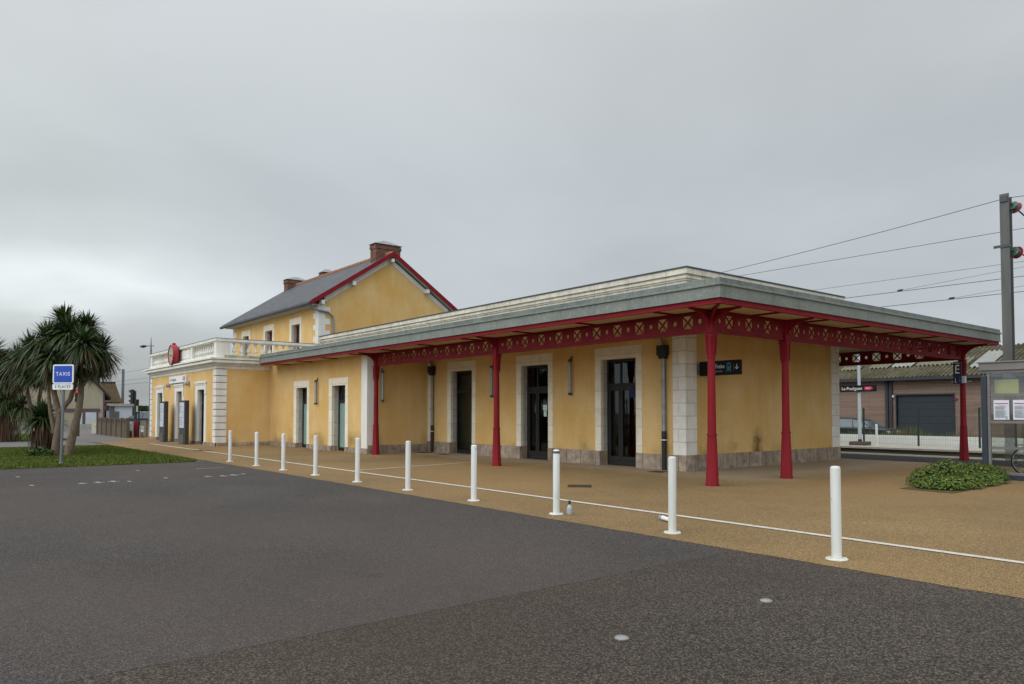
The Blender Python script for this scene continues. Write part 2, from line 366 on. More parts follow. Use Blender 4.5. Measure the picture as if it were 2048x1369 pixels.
# ------------------------------------------------------------------ ground
g = MB(); B = 900
g.quad((-B,-B,-.012),(B,-B,-.012),(B,28.2,-.012),(-B,28.2,-.012)); g.quad((-B,32.5,-.012),(B,32.5,-.012),(B,B,-.012),(-B,B,-.012))
g.quad((-B,28.2,-.9),(B,28.2,-.9),(B,32.5,-.9),(-B,32.5,-.9)); g.quad((-B,28.2,-.012),(B,28.2,-.012),(B,28.2,-.9),(-B,28.2,-.9)); g.quad((-B,32.5,-.9),(B,32.5,-.9),(B,32.5,-.012),(-B,32.5,-.012))
structure('ground', g, simple('bare_earth', (.12, .10, .075), (.09, .08, .05), .4, .95, .1))
def sheet(name, poly, z, m):
    q = MB(); q.add([(x, y, z) for x, y in poly], [tuple(range(len(poly)))]); return structure(name, q, m)
def rough_edge(p, q, n, a):
    rs = random.Random(3); return [(p[0]+(q[0]-p[0])*i/n + rs.uniform(-a, a), p[1]+(q[1]-p[1])*i/n + rs.uniform(-a, a)) for i in range(n+1)]
edge = rough_edge((-24.3, 7.22), (40, 7.16), 300, .012)
sheet('car_park', [(-24.45, -60), (40, -60)] + edge[::-1] + [(-24.45, 7.22)], .000, ASPH)
join = rough_edge((-4.95, -60), (-4.95, 7.0), 260, .012)
sheet('smooth_asphalt_lane', [(-24.40, -60)] + join + [(-5.05, 7.16), (-24.40, 7.19)], .0015, ASPH2)
sheet('forecourt', [(-60, 7.6), (-39.3, 7.05), (-30, 7.08), (-24.3, 7.22)] + edge + [(40, 24.3), (-60, 24.3)], .002, AGG)
sheet('platform', [(-70, 24.3), (40, 24.3), (40, 27.15), (-70, 27.15)], .004, ASPH3)
pe = MB(); pe.box(-70, 40, 27.15, 28.2, -.16, .02); structure('platform_edge', pe, CONC)
fp = MB(); fp.box(-90, 60, 32.4, 35.6, -.03, .045); structure('far_platform', fp, simple('platform_slab', (.40, .37, .31), (.31, .29, .24), 1.5, .9, .15, 0, .2, 30))
fw_ = MB(); fw_.box(-90, 60, 32.62, 35.5, -.9, -.031); structure('far_platform_wall', fw_, simple('dark_concrete', (.045, .035, .028), (.03, .024, .02), 1.5, .95, .1, 0, .3, 20, True))  # platform face below the slab, coloured dark all over
tb = MB(); tb.box(-90, 60, 28.25, 32.38, -.88, -.72); structure('track_ballast', tb, simple('dark_ballast', (.06, .045, .035), (.03, .025, .02), 12, .95, .1, 0, .8, 25))
for yy in (29.55, 31.0):
    rl = MB(); rl.box(-90, 60, yy-.035, yy+.035, -.72, -.56); tag(rl.build('rail', simple('rusty_rail', (.10, .06, .04), (.07, .04, .03), 5, .6, .4, .3)), 'rusty steel running rail in the track trench', 'rail', 'rails of the track')
# grass areas, path, road
lawn_poly = [(-39.0, -40), (-24.36, -40), (-24.36, 6.3), (-24.55, 6.75), (-25.1, 7.0), (-27, 7.05), (-30, 6.98), (-39.0, 6.85)]
sheet('lawn', lawn_poly, .012, LAWN)
lawn2_poly = [(-64, -40), (-47.2, -40), (-47.2, 6.0), (-49, 6.6), (-64, 6.9)]
sheet('lawn', lawn2_poly, .012, LAWN)
sheet('footpath', [(-47.2, -40), (-39.0, -40), (-39.0, 6.95), (-47.2, 6.7)], .008, PATH)
sheet('road', [(-140, -160), (-64, -160), (-64, 7.0), (-57, 9.6), (-60, 60), (-140, 60)], .003, PATH)
sheet('road', [(-64, 7.0), (-47.2, 6.6), (-43, 7.0), (-45, 9.2), (-57, 9.62)], .006, PATH)
def in_poly(x, y, P):
    c = False; n = len(P)
    for i in range(n):
        (x0, y0), (x1, y1) = P[i], P[i-1]
        if (y0 > y) != (y1 > y) and x < (x1-x0)*(y-y0)/(y1-y0)+x0: c = not c
    return c
BL = [simple('grass_blade_green', (.095, .15, .010), (.065, .11, .006), 2, .6, .3), simple('grass_blade_dry', (.15, .135, .025), (.11, .095, .015), 2, .7, .2), simple('grass_blade_dark', (.042, .07, .005), (.03, .05, .004), 2, .6, .3)]
def blades(P, n, h, box, z=.012):
    rs = random.Random(11); mb = MB(); k = 0
    while k < n:
        x = rs.uniform(box[0], box[1]); y = rs.uniform(box[2], box[3])
        if not in_poly(x, y, P): continue
        k += 1; a = rs.uniform(0, 6.28); hh = h*rs.uniform(.4, 1.3)*(1.6 if math.sin(x*1.7)*math.sin(y*2.3+x) > .82 else 1); wd = rs.uniform(.008, .018)
        dx, dy = math.cos(a)*wd, math.sin(a)*wd; lx, ly = rs.uniform(-.6, .6)*hh, rs.uniform(-.6, .6)*hh
        mb.cur = rs.choices((0, 1, 2), (5, 2.5, 2.5))[0]
        mb.add([(x-dx, y-dy, z), (x+dx, y+dy, z), (x+lx, y+ly, z+hh)], [(0, 1, 2)])
    return mb
blades(lawn_poly, 60000, .055, (-39, -24.3, -1, 7.1)).build('grass', BL, kind='stuff')
blades(lawn2_poly, 15000, .07, (-62, -47, 0, 7)).build('grass', BL, kind='stuff')
# painted lines
sheet('painted_line', [(-40, 8.85), (30, 8.79), (30, 8.91), (-40, 8.97)], .010, LINE)
sheet('painted_line', [(-18.05, 8.97), (-17.95, 8.97), (-18.75, 13.35), (-18.83, 13.35)], .010, LINE)
for cx_, cy_, s_ in ((-18.45, 2.77, .16), (-18.5, 3.09, .2), (-18.57, 3.40, .22), (-18.35, 3.68, .12), (-18.57, 5.44, .18), (-18.5, 5.78, .2), (-18.6, 6.07, .24), (-18.76, 6.36, .14), (-18.62, 1.86, .12), (-21.27, 1.84, .12), (-21.64, 4.54, .14), (-18.77, 4.54, .13), (-21.3, 6.4, .5)):
    mk = MB(); z = .0085
    if s_ > .4: mk.add([(cx_-.03, cy_-.5, z), (cx_+.05, cy_-.5, z), (cx_+.05, cy_+.25, z), (cx_-.03, cy_+.25, z)], [(0, 1, 2, 3)])
    else:
        mk.add([(cx_-s_*.9, cy_-.04, z), (cx_+s_*.7, cy_-.045, z), (cx_+s_*.8, cy_+.03, z), (cx_-s_*.9, cy_+.04, z)], [(0, 1, 2, 3)])
        if s_ > .15: mk.add([(cx_+s_*.1, cy_-s_*.6, z+.002), (cx_+s_*.1+.09, cy_-s_*.6, z+.002), (cx_+s_*.1+.07, cy_+s_*.55, z+.002), (cx_+s_*.1, cy_+s_*.5, z+.002)], [(0, 1, 2, 3)])
    structure('painted_mark', mk, MARKP)
for i, (x, y, r) in enumerate(((-3.49, 5.46, .052), (-3.54, 3.79, .052))):
    q = MB(); q.lathe((x, y, 0), [(r, 0), (r, .006), (r*.85, .013), (r*.45, .02), (.005, .022)], 20)
    tag(q.build('road_stud', simple('worn_steel_stud', (.33, .33, .33), (.26, .26, .26), 9, .35, .5, .5), smooth=True), ('small pale domed stud on the coarse asphalt, farther one, towards the nearest bollard', 'small pale domed stud on the coarse asphalt, nearer one, at the bottom of the photo')[i], 'road stud', 'domed studs on the asphalt')
RUST = simple('rusty_cast_iron', (.075, .05, .035), (.04, .03, .022), 9, .8, .3, .3, .4, 40)
for (x, y, s_, a, lb) in ((-11.31, 10.85, .25, 45, 'square rusty cover in the middle of the beige forecourt'), (-12.75, 15.05, .2, 8, 'dark drain cover beside the downpipe at the station corner'), (-23.0, 15.15, .17, 10, 'small dark cover in front of the narrow fixed glass door'), (-24.45, 15.2, .2, 10, 'dark drain cover below the downpipe in the recess'), (-31.36, 8.95, .3, 5, 'dark cover on the forecourt in front of the balustraded wing')):
    q = MB(); c, sn = math.cos(R(a)), math.sin(R(a))
    for k, (h0, h1, sc) in enumerate(((.004, .010, 1), (.010, .013, .86))):
        P = [(-s_*sc, -s_*sc), (s_*sc, -s_*sc), (s_*sc, s_*sc), (-s_*sc, s_*sc)]
        q.prism([(x+u*c-v*sn, y+u*sn+v*c) for u, v in P], lambda u, v, t: (u, v, t), h0, h1)
    tag(q.build('manhole_cover', RUST), lb, 'manhole cover', 'covers in the forecourt')

# ------------------------------------------------------------------ station building
ST = thing('station_building', 'yellow rendered railway station with slate roofed house, balustraded wing and red iron canopy', 'station', (-25, 15, 0))
YW, YV, YB, YH = 15.7, 13.05, 10.55, 15.5       # long wall, middle wing, front block, house front
XE, XR, XL, XB = -12.35, -25.0, -34.95, -47.35   # end wall, recess side, block side, block far end
def wall_x(mb, x0, x1, y0, y1, z0, z1, ops):
    x = x0
    for (a, b, zb, zt) in sorted(ops):
        mb.box(x, a, y0, y1, z0, z1); mb.box(a, b, y0, y1, zt, z1)
        if zb > z0: mb.box(a, b, y0, y1, z0, zb)
        x = b
    mb.box(x, x1, y0, y1, z0, z1)
D3 = [(-15.47, -14.05), (-19.20, -17.78), (-23.40, -21.98)]
DW = [(-31.75, -30.55), (-28.10, -26.85)]
DB = [(-45.75, -44.60), (-41.75, -40.62), (-37.90, -36.75)]
m = MB(); wall_x(m, XR, XE, YW, YW+.4, 0, 4.6, [(a, b, 0, 3.13) for a, b in D3])
m.box(XE-.4, XE, YW+.4, 23.25, 0, 4.6); m.box(XR, XE, 23.25, 23.65, 0, 4.6); m.build('wall', STUCCO, ST)
m = MB(); wall_x(m, XL, XR, YV, YV+.4, 0, 4.0, [(a, b, 0, 2.66) for a, b in DW]); m.box(XR-.4, XR, YV+.4, YW+.4, 0, 4.33); m.build('wall', STUCCO, ST)
m = MB(); wall_x(m, XB, XL, YB, YB+.5, 0, 3.57, [(a, b, 0, 2.68) for a, b in DB]); m.box(XL-.4, XL, YB+.5, YV, 0, 3.57); m.box(XL-.4, XL, YV, YH, 0, 4.0); m.box(XB, XB+.4, YB+.5, YH, 0, 3.57); m.build('wall', STUCCO, ST)
# interiors seen through the glass
m = MB(); m.box(XR+.1, XE-.45, 20.5, 20.6, 0, 4.3); m.box(-20.9, -20.8, YW+.45, 20.5, 0, 4.3); m.box(XR+.05, XE-.42, YW+.42, 20.5, 4.3, 4.4); m.box(XR-10, XR-.45, 15.0, 15.1, 0, 3.9); m.box(XB+.45, XL-.45, 13.6, 13.7, 0, 3.5)
m.box(XL, XR-.41, YV+.41, YW+3, 4.02, 4.06); m.box(XR-.1, XR+.045, YW+.41, 20.6, 0, 4.45)
m.build('inner_wall', INTER, ST)
m = MB(); m.box(-24.6, -22.75, YW+.8, YW+.84, .1, 3.0); m.build('inner_screen', simple('pale_screen', (.42, .43, .36), (.36, .37, .31), 1, .8, .1), ST)
# house
HX0, HX1, HY0, HY1 = -48.0, -35.0, YH, 23.5; HYM = 19.55; ZR = 10.02; ZE = 6.98; EY0, EY1 = 14.95, 24.1
HW = [(-46.15, -45.05), (-42.35, -41.20), (-38.45, -37.30)]
m = MB(); wall_x(m, HX0, HX1, HY0, HY0+.4, 3.9, 7.06, [(a, b, 4.25, 6.24) for a, b in HW])
zt = lambda y: ZR - .16 - (abs(y-HYM))*(ZR-ZE)/(HYM-EY0)
gp = [(HY0+.4, 3.9), (HY1, 3.9), (HY1, zt(HY1)), (HYM, zt(HYM)), (HY0+.4, zt(HY0+.4))]
for xa in (HX1-.4, HX0): m.prism(gp, lambda u, v, t: (t, u, v), xa, xa+.4)
m.box(HX0+.4, HX1-.4, HY1-.4, HY1, 3.9, 7.0); m.build('wall', STUCCO, ST)
m = MB(); m.box(HX0+.5, HX1-.5, 17.5, 17.6, 3.9, 7); m.build('inner_wall', DARKGL, ST)
# roof of the house
def roof_slab(mb, x0, x1, ya, za, yb, zb, t):
    mb.add([(x0,ya,za),(x1,ya,za),(x1,yb,zb),(x0,yb,zb),(x0,ya,za-t),(x1,ya,za-t),(x1,yb,zb-t),(x0,yb,zb-t)], [(0,1,2,3),(7,6,5,4),(0,4,5,1),(1,5,6,2),(2,6,7,3),(3,7,4,0)])
m = MB(); RX0, RX1 = -48.6, -34.62
roof_slab(m, RX0, RX1, EY0, ZE+.12, HYM, ZR+.08, .10); roof_slab(m, RX0, RX1, EY1, ZE+.12, HYM, ZR+.08, .10)
RF = m.build('roof', SLATE, ST)
m = MB()
k = RX0+.1
while k < RX1-.1:
    m.tube([(k, HYM, ZR+.05), (k+.36, HYM, ZR+.05)], [.13, .105], 10); m.tube([(k, HYM, ZR+.055), (k+.05, HYM, ZR+.055)], .15, 10); k += .33
m.build('ridge_tiles', TERRACOTTA, RF, smooth=True)
m = MB()   # red verge boards on the gable
def verge(mb, x0, x1, za, zb, ov=0.):
    for ye in (EY0-.02, EY1+.02):
        mb.add([(x0,ye,ZE+za),(x1,ye,ZE+za),(x1,HYM,ZR+za),(x0,HYM,ZR+za),(x0,ye,ZE+zb),(x1,ye,ZE+zb),(x1,HYM,ZR+zb),(x0,HYM,ZR+zb)], [(0,1,2,3),(7,6,5,4),(0,4,5,1),(1,5,6,2),(2,6,7,3),(3,7,4,0)])
verge(m, RX1-.03, RX1+.03, .135, -.11); m.build('verge_board', RED, RF)
m = MB(); verge(m, HX1-.02, RX1-.032, .012, -.06); m.build('verge_soffit', simple('grey_white_board', (.52, .51, .48), (.45, .44, .41), 3, .8, .2), RF)
m = MB()
band = .26
for ya in (HY0+.3, HY1-.2):
    s_ = 1 if ya < HYM else -1
    m.add([(HX1+.004, ya, zt(ya)), (HX1+.004, HYM, zt(HYM)), (HX1+.004, HYM, zt(HYM)-band), (HX1+.004, ya, zt(ya)-band)] + [(HX1+.02, ya, zt(ya)), (HX1+.02, HYM, zt(HYM)), (HX1+.02, HYM, zt(HYM)-band), (HX1+.02, ya, zt(ya)-band)], [(0,1,2,3),(4,5,6,7),(2,3,7,6),(0,3,7,4)])
each(m, 'gable_band', STONE, ST)
m = MB()
for yy in (HYM, 17.3, 21.75, HY0+.1, HY1-.15):
    m.box(HX1+.03, RX1-.04, yy-.09, yy+.09, zt(yy)-.26, zt(yy)-.06 if yy != HYM else zt(yy)-.1)
each(m, 'purlin_end', STONE, ST)
m = MB(); m.tube([(RX0, EY0-.05, ZE-.02), (RX1, EY0-.05, ZE-.02)], .085, 10); m.build('gutter', simple('dark_gutter', (.045, .05, .055), (.03, .035, .04), 4, .4, .4), RF)
m = MB(); x = HX0
while x < HX1-.1:
    m.box(x, x+.10, EY0+.04, HY0-.01, ZE-.12, ZE-.02); x += .34
m.box(HX0-.2, HX1, EY0+.1, HY0-.01, ZE-.02, ZE+.02); each(m, 'eave_rafter', simple('white_rafters', (.62, .60, .55), (.5, .48, .44), 3, .8, .2), RF)
m = MB(); m.tube([(-34.78, EY0-.02, ZE-.06), (-34.86, EY0+.15, ZE-.28), (-34.88, 15.95, ZE-.36), (-34.9, 16.22, ZE-.55), (-34.9, 16.25, ZE-.9), (-34.9, 16.25, 4.4)], .055, 10)
for z in (6.2, 5.5): m.lathe((-34.9, 16.25, z), [(.07, 0), (.07, .05)], 10)
m.build('downpipe', GALV, ST, smooth=True)
# house quoins (toothed) and chimneys
m = MB(); m2 = MB(); z = 3.9; k = 0
while z < 6.95:
    h = min(.30, 7.0-z); wA, wB = ((.36, .62) if k % 2 else (.62, .36))
    m.box(HX1-wA, HX1+.015, HY0-.015, HY0+wB, z, z+h-.006); m2.box(HX0-.015, HX0+wA, HY0-.015, HY0+.3, z, z+h-.006); z += .30; k += 1
m.build('quoin', STONE, ST); m2.build('quoin', STONE, ST)
def chimney(x0, x1, y0, y1, zb, zt_):
    q = MB(); q.box(x0, x1, y0, y1, zb, zt_-.26); q.box(x0-.04, x1+.04, y0-.04, y1+.04, zt_-.26, zt_-.10); q.box(x0-.015, x1+.015, y0-.015, y1+.015, zt_-.10, zt_)
    q.cur = 1; a, b = x0-.10, x1+.10; c, d = y0-.10, y1+.10
    q.add([(a,c,zt_),(b,c,zt_),(b,d,zt_),(a,d,zt_),((a+b)/2,(c+d)/2-.15,zt_+.26),((a+b)/2,(c+d)/2+.15,zt_+.26)], [(0,1,4),(1,2,5,4),(2,3,5),(3,0,4,5),(0,3,2,1)])
    q.cur = 2; q.box(x0-.09, x1+.09, y0-.09, y1+.09, zb, zb+.001+ (ZR-zb)*.0)
    return q.build('chimney', [BRICK, simple('zinc_chimney_cap', (.30, .33, .34), (.22, .24, .25), 4, .45, .4, .4), STONE], RF)
chimney(-36.05, -35.42, 18.92, 20.42, 9.2, 10.66); chimney(-45.3, -44.7, 20.1, 20.9, 9.0, 10.62); chimney(-48.4, -47.75, 18.95, 20.4, 9.2, 10.46)
# openings of the house
for a, b in HW:
    q = MB(); q.box(a-.24, a+.021, HY0-.02, HY0+.12, 4.25, 6.237); q.box(b-.021, b+.2, HY0-.02, HY0+.12, 4.25, 6.237); q.box(a-.24, b+.2, HY0-.021, HY0+.12, 6.237, 6.58); q.build('window_surround', SURR, ST)
    q = MB(); q.box(a, a+.02, HY0+.121, HY0+.35, 4.25, 6.24); q.box(b-.02, b, HY0+.121, HY0+.35, 4.25, 6.24); each(q, 'window_reveal', REVEAL, ST)
    q = MB(); y0 = HY0+.26
    for xa, xb in ((a+.021, a+.09), (b-.09, b-.021), ((a+b)/2-.05, (a+b)/2+.05)): q.box(xa, xb, y0, y0+.06, 4.25, 6.235)
    q.box(a+.09, b-.09, y0+.003, y0+.055, 6.15, 6.233); q.box(a+.09, b-.09, y0+.003, y0+.055, 4.25, 4.36)
    wn = q.build('window', RED, ST); q = MB(); q.box(a+.09, b-.09, y0+.02, y0+.03, 4.3, 6.2); q.build('pane', DARKGL, wn)

# --- door surrounds and doors of the long wall and the wing
def surround(a, b, Y, zt_, wl, wr, wh, depth, hood=False, pl=.1):
    q = MB(); e = .012
    q.box(a-wl, a+.024, Y-e, Y+.1, pl, zt_-.024); q.box(b-.024, b+wr, Y-e, Y+.1, pl, zt_-.024); q.box(a-wl, b+wr, Y-e-.001, Y+.1, zt_-.024, zt_+wh)
    if hood: q.box(a-wl-.05, b+wr+.05, Y-.07, Y-e-.002, zt_+wh-.10, zt_+wh-.03); q.box(a-wl-.02, b+wr+.02, Y-.04, Y-e-.002, zt_+wh-.17, zt_+wh-.10); q.box(b+wr*.2, b+wr, Y-.04, Y-e-.002, zt_-.25, zt_+wh-.172)
    q.build('door_surround', STONE if hood else SURR, ST)
    q = MB(); q.box(a-.001, a+.022, Y+.101, Y+depth+.1, pl, zt_); q.box(b-.022, b+.001, Y+.101, Y+depth+.1, pl, zt_); q.box(a+.022, b-.022, Y+.101, Y+depth+.1, zt_-.022, zt_+.001); q.build('door_reveal', REVEAL, ST)
def door(a, b, Y, zt_, style, gm):
    q = MB(); a += .023; b -= .023; zt_ -= .023; t = .06
    q.box(a, a+.07, Y, Y+t, .02, zt_); q.box(b-.07, b, Y, Y+t, .02, zt_); q.box(a+.07, b-.07, Y, Y+t, zt_-.08, zt_); q.box(a+.07, b-.07, Y, Y+t, .02, .14)
    tr = zt_*.735
    q.box(a+.07, b-.07, Y-.004, Y+t, tr, tr+.12)
    d = None
    if style == 'double':
        mid = a+(b-a)*.40
        q.box(mid-.03, mid+.03, Y-.002, Y+t, tr+.12, zt_-.08)
        d = q.build('door', DOORM, ST)
        for (xa, xb) in ((a+.075, mid-.006), (mid+.006, b-.075)):
            l = MB(); l.box(xa, xa+.075, Y-.012, Y+.03, .145, tr-.006); l.box(xb-.075, xb, Y-.012, Y+.03, .145, tr-.006); l.box(xa+.075, xb-.075, Y-.011, Y+.03, tr-.10, tr-.006); l.box(xa+.075, xb-.075, Y-.011, Y+.03, .145, .27); l.build('leaf', DOORM, d)
        h = MB(); h.tube([(mid+.11, Y-.06, .55), (mid+.11, Y-.06, 1.95)], .018, 8); h.box(mid+.10, mid+.12, Y-.06, Y-.012, .62, .66); h.box(mid+.10, mid+.12, Y-.06, Y-.012, 1.84, 1.88); h.build('handle', BLACK, d)
    else: d = q.build('door', DOORM, ST)
    p = MB(); p.box(a+.07, b-.07, Y+.02, Y+.028, tr+.12, zt_-.08); p.build('pane', GLASS, d)
    p = MB(); p.box(a+.07, b-.07, Y+.034, Y+.042, .14, tr); p.build('pane', gm, d)
    return d
for i, (a, b) in enumerate(D3):
    surround(a, b, YW, 3.13, .22, .20, .32, .28, pl=.42); door(a, b, YW+.26, 3.13, 'double' if i < 2 else 'fixed', GLASS)
for a, b in DW:
    surround(a, b, YV, 2.66, .28, .22, .28, .28, pl=.2); door(a, b, YV+.28, 2.66, 'fixed', FROST)
for i, (a, b) in enumerate(DB):
    surround(a, b, YB, 2.68, .36, .3, .38, (.42 if i == 1 else .2), hood=True, pl=.15)
    if i == 1:
        q = MB(); q.box(a+.023, b-.023, YB+.42, YB+.46, .02, 2.65); q.build('door', simple('stone_grey_panel', (.36, .33, .28), (.3, .28, .24), 3, .8, .2), ST)
    else: door(a, b, YB+.20, 2.68, 'fixed', GLASS)
# plinths
q = MB(); segs = [(XR, -23.62), (-21.78, -19.42), (-17.58, -15.69), (-13.85, XE)]
for a, b in segs: q.box(a, b+.03, YW-.035, YW-.001, .0, .42)
for a, b in D3:
    q.box(a-.24, a+.002, YW-.05, YW+.25, 0, .415); q.box(b-.002, b+.22, YW-.05, YW+.25, 0, .415)
q.box(XE+.001, XE+.035, YW-.001, 23.67, 0, .42); each(q, 'plinth', PLINTH, ST)
q = MB()
for a, b in ((XL, -32.05), (-30.3, -28.4), (-26.6, XR+.03)): q.box(a, b, YV-.03, YV-.001, 0, .2)
for a, b in DW: q.box(a-.30, a+.002, YV-.04, YV+.25, 0, .195); q.box(b-.002, b+.24, YV-.04, YV+.25, 0, .195)
q.box(XR+.001, XR+.03, YV-.001, YW-.04, 0, .32); q.box(XL+.001, XL+.04, YB-.04, YV-.032, 0, .16)
for a, b in ((XB-.03, -46.13), (-44.28, -42.13), (-40.3, -38.28), (-36.43, XL+.04)): q.box(a, b, YB-.04, YB-.001, 0, .16)
for a, b in DB: q.box(a-.38, a+.002, YB-.05, YB+.30, 0, .155); q.box(b-.002, b+.32, YB-.05, YB+.30, 0, .155)
each(q, 'plinth', PLINTH, ST)
# quoins
def quoin_pier(x0, x1, y0, y1, z0, z1, h, gr=.012):
    q = MB(); z = z0
    while z < z1-.05:
        zz = min(z+h, z1); q.box(x0, x1, y0, y1, z, zz-gr); q.box(x0+gr, x1-gr, y0+gr, y1-gr, zz-gr, zz); z = zz
    return q
quoin_pier(XE-.40, XE+.025, YW-.03, YW+.44, .42, 3.72, .345).build('quoin', QUOIN, ST)
quoin_pier(XE-.10, XE+.02, 23.17, 23.67, .42, 3.72, .345).build('quoin', QUOIN, ST)
quoin_pier(XL-.42, XL+.03, YB-.03, YB+.46, .16, 3.57, .31, .03).build('quoin', STONE, ST)
quoin_pier(XB-.03, XB+.40, YB-.03, YB+.40, .16, 3.57, .31, .03).build('quoin', STONE, ST)
q = MB(); q.box(-25.45, XR+.02, YV-.04, YV+.36, .2, 3.72); q.build('pilaster', STONE, ST)
q = MB(); q.box(XR+.002, -24.76, YW-.025, YW-.001, .42, 3.72); q.build('pilaster', SURR, ST)
# front block: frieze, cornice, balustrade
def ring(mb, p, z0, z1):      # slab round front and sides of the front block, p = overhang
    mb.box(XB-p, XL+p, YB-p, YB+.3, z0, z1); mb.box(XL-.3, XL+p, YB+.3, YV-.002, z0, z1); mb.box(XB-p, XB+.3, YB+.3, YH-.002, z0, z1)
q = MB(); ring(q, .025, 3.57, 3.72); q.build('frieze', PARA if False else TERR, ST)
q = MB(); ring(q, .10, 3.72, 3.78); ring(q, .16, 3.78, 3.84); ring(q, .30, 3.84, 3.96); ring(q, .25, 3.96, 3.99); ring(q, .36, 3.99, 4.06); q.build('cornice', TERR, ST)
q = MB(); q.box(XB+.3, XL-.3, YB+.3, YH-.002, 3.9, 4.0); q.build('terrace_floor', CONC, ST)
# terrace balustrade
PX = [(-35.30, XL+.05), (-39.05, -38.75), (-42.45, -42.15), (XB-.05, XB+.32)]
q = MB(); zb0, zb1, zr0, zr1 = 4.06, 4.22, 4.80, 4.96
for a, b in PX: q.box(a, b, YB-.04, YB+.30, zb1, zr0)
q.box(XB-.08, XL+.08, YB-.07, YB+.33, zb0, zb1); q.box(XB-.10, XL+.10, YB-.09, YB+.35, zr0+.04, zr1); q.box(XB-.06, XL+.06, YB-.05, YB+.31, zr0, zr0+.04)
q.box(-42.15, -39.05, YB+.02, YB+.26, zb1, zr0)                                   # solid panel behind the clock
q.box(-41.95, -39.25, YB-.005, YB+.018, zb1+.08, zr0-.08)
q.box(XL-.27, XL+.06, YB+.33, YH-.003, zb0, zb1); q.box(XL-.28, XL+.085, YB+.35, YH-.003, zr0+.04, zr1); q.box(XL-.24, XL+.045, YB+.31, YH-.003, zr0, zr0+.04)
q.box(XL-.27, XL+.05, YB+.30, YB+.60, zb1, zr0)
q.cur = 1; q.box(XL+.062, XL+.072, YB-.02, YV-.4, zb0+.004, zb1-.01); q.cur = 2; q.box(XB-.11, XL+.11, YB-.10, YB+.36, zr1, zr1+.02); q.box(XL-.29, XL+.095, YB+.36, YH-.003, zr1, zr1+.02)
BA = q.build('balustrade', [TERR, TERRDIRT, CAPZ], ST)
prof = [(.08, 0), (.08, .05), (.045, .07), (.05, .10), (.105, .19), (.095, .25), (.045, .38), (.038, .44), (.06, .47), (.045, .50), (.08, .53), (.08, .58)]
q = MB(); q.lathe((0, 0, 0), prof, 12); b0 = q.build('baluster', TERR, None, smooth=True); b0.parent = BA
spots = [(-38.50+i*.37, YB+.13) for i in range(9)] + [(-46.80+i*.40, YB+.13) for i in range(11)] + [(XL-.11, YB+.82+i*.335) for i in range(12)]
for i, (x, y) in enumerate(spots):
    o = b0 if i == 0 else b0.copy()
    if i: COL.objects.link(o); o.parent = BA
    o.location = Vector((x, y, zb1)) - OFF[ST.name]
# parapet above the canopy
q = MB(); PX0, PX1, PY0, PY1 = -35.1, -12.3, YW-.02, 23.68
def pring(mb, p, z0, z1):
    mb.box(PX0, PX1+p, PY0-p, PY0+.25, z0, z1); mb.box(PX1-.25, PX1+p, PY0+.25, PY1+p, z0, z1)
pring(q, 0, 4.25, 5.04); pring(q, .04, 5.04, 5.09); pring(q, .08, 5.09, 5.15); pring(q, .05, 5.15, 5.20); pring(q, .12, 5.20, 5.345); q.build('parapet', PARA, ST)
q = MB(); pring(q, .145, 5.345, 5.385); q.build('parapet_cap', CAPZ, ST)
q = MB(); q.box(PX0, PX1-.25, PY0+.25, PY1, 4.7, 4.8); q.build('flat_roof', CAPZ, ST)
# downpipes of the long wall
def pipe(x, Y, zt_, nm='downpipe'):
    q = MB(); q.lathe((x, Y, 1.05), [(.055, 0), (.055, zt_-1.05-.3)], 12)
    for z in (1.7, 2.35): q.lathe((x, Y, z), [(.068, 0), (.068, .05)], 12)
    q.tube([(x-.02, Y, zt_-.05), (x-.05, Y-.05, zt_+.15), (x-.22, Y-.2, zt_+.28)], .05, 10)
    q.cur = 1; q.lathe((x, Y, .0), [(.068, 0), (.068, 1.05)], 12); q.box(x-.14, x+.14, Y-.13, Y+.055, zt_-.30, zt_-.02); q.box(x-.10, x+.10, Y-.10, Y+.055, zt_-.38, zt_-.30)
    q.cur = 2; q.lathe((x, Y, .80), [(.071, 0), (.071, .025)], 12)
    q.build(nm, [GALV, BLACK, WHITE], ST, smooth=True)
pipe(-13.02, YW-.075, 3.38); pipe(-24.58, YW-.075, 3.38)

# ------------------------------------------------------------------ iron canopy (part of the station)
CX1, CY0, CY1, CX0 = -8.75, 12.23, 27.2, -34.1
q = MB(); q.box(CX0, CX1-.12, CY0+.12, YV-.006, 3.735, 3.765); q.box(XR+.022, CX1-.12, YV-.006, YW-.032, 3.735, 3.765); q.box(XE+.028, CX1-.12, YW-.032, CY1-.12, 3.735, 3.765); q.box(CX0, XE+.028, 23.7, CY1-.12, 3.735, 3.765)
CAN = q.build('canopy', SOFFIT, ST)
q = MB()
def fasc(mb, p0, p1, z0, z1):       # L-shaped rail round front, end and platform side, between insets p0 (outer) and p1 (inner)
    mb.box(CX0, CX1-p0, CY0+p0, CY0+p1, z0, z1); mb.box(CX1-p1, CX1-p0, CY0+p1, CY1-p1, z0, z1); mb.box(CX0, CX1-p0, CY1-p1, CY1-p0, z0, z1)
fasc(q, .02, .055, 3.845, 4.075); fasc(q, .0, .05, 3.825, 3.845); fasc(q, -.02, .06, 4.075, 4.105)
q.box(CX0-.03, CX0-.001, CY0, YV, 3.8, 4.15)
FA = q.build('fascia', ZINC, CAN)
q = MB()      # sloping stained cap above
def cap(mb, z0, z1, o0, o1):
    a = [(CX0, CY0-o0, z0), (CX1+o0, CY0-o0, z0), (CX1+o0, CY1+o0, z0), (CX0, CY1+o0, z0)]
    b = [(CX0, CY0+o1, z1), (CX1-o1, CY0+o1, z1), (CX1-o1, CY1-o1, z1), (CX0, CY1-o1, z1)]
    mb.add(a+b, [(0,1,5,4),(1,2,6,5),(2,3,7,6)])
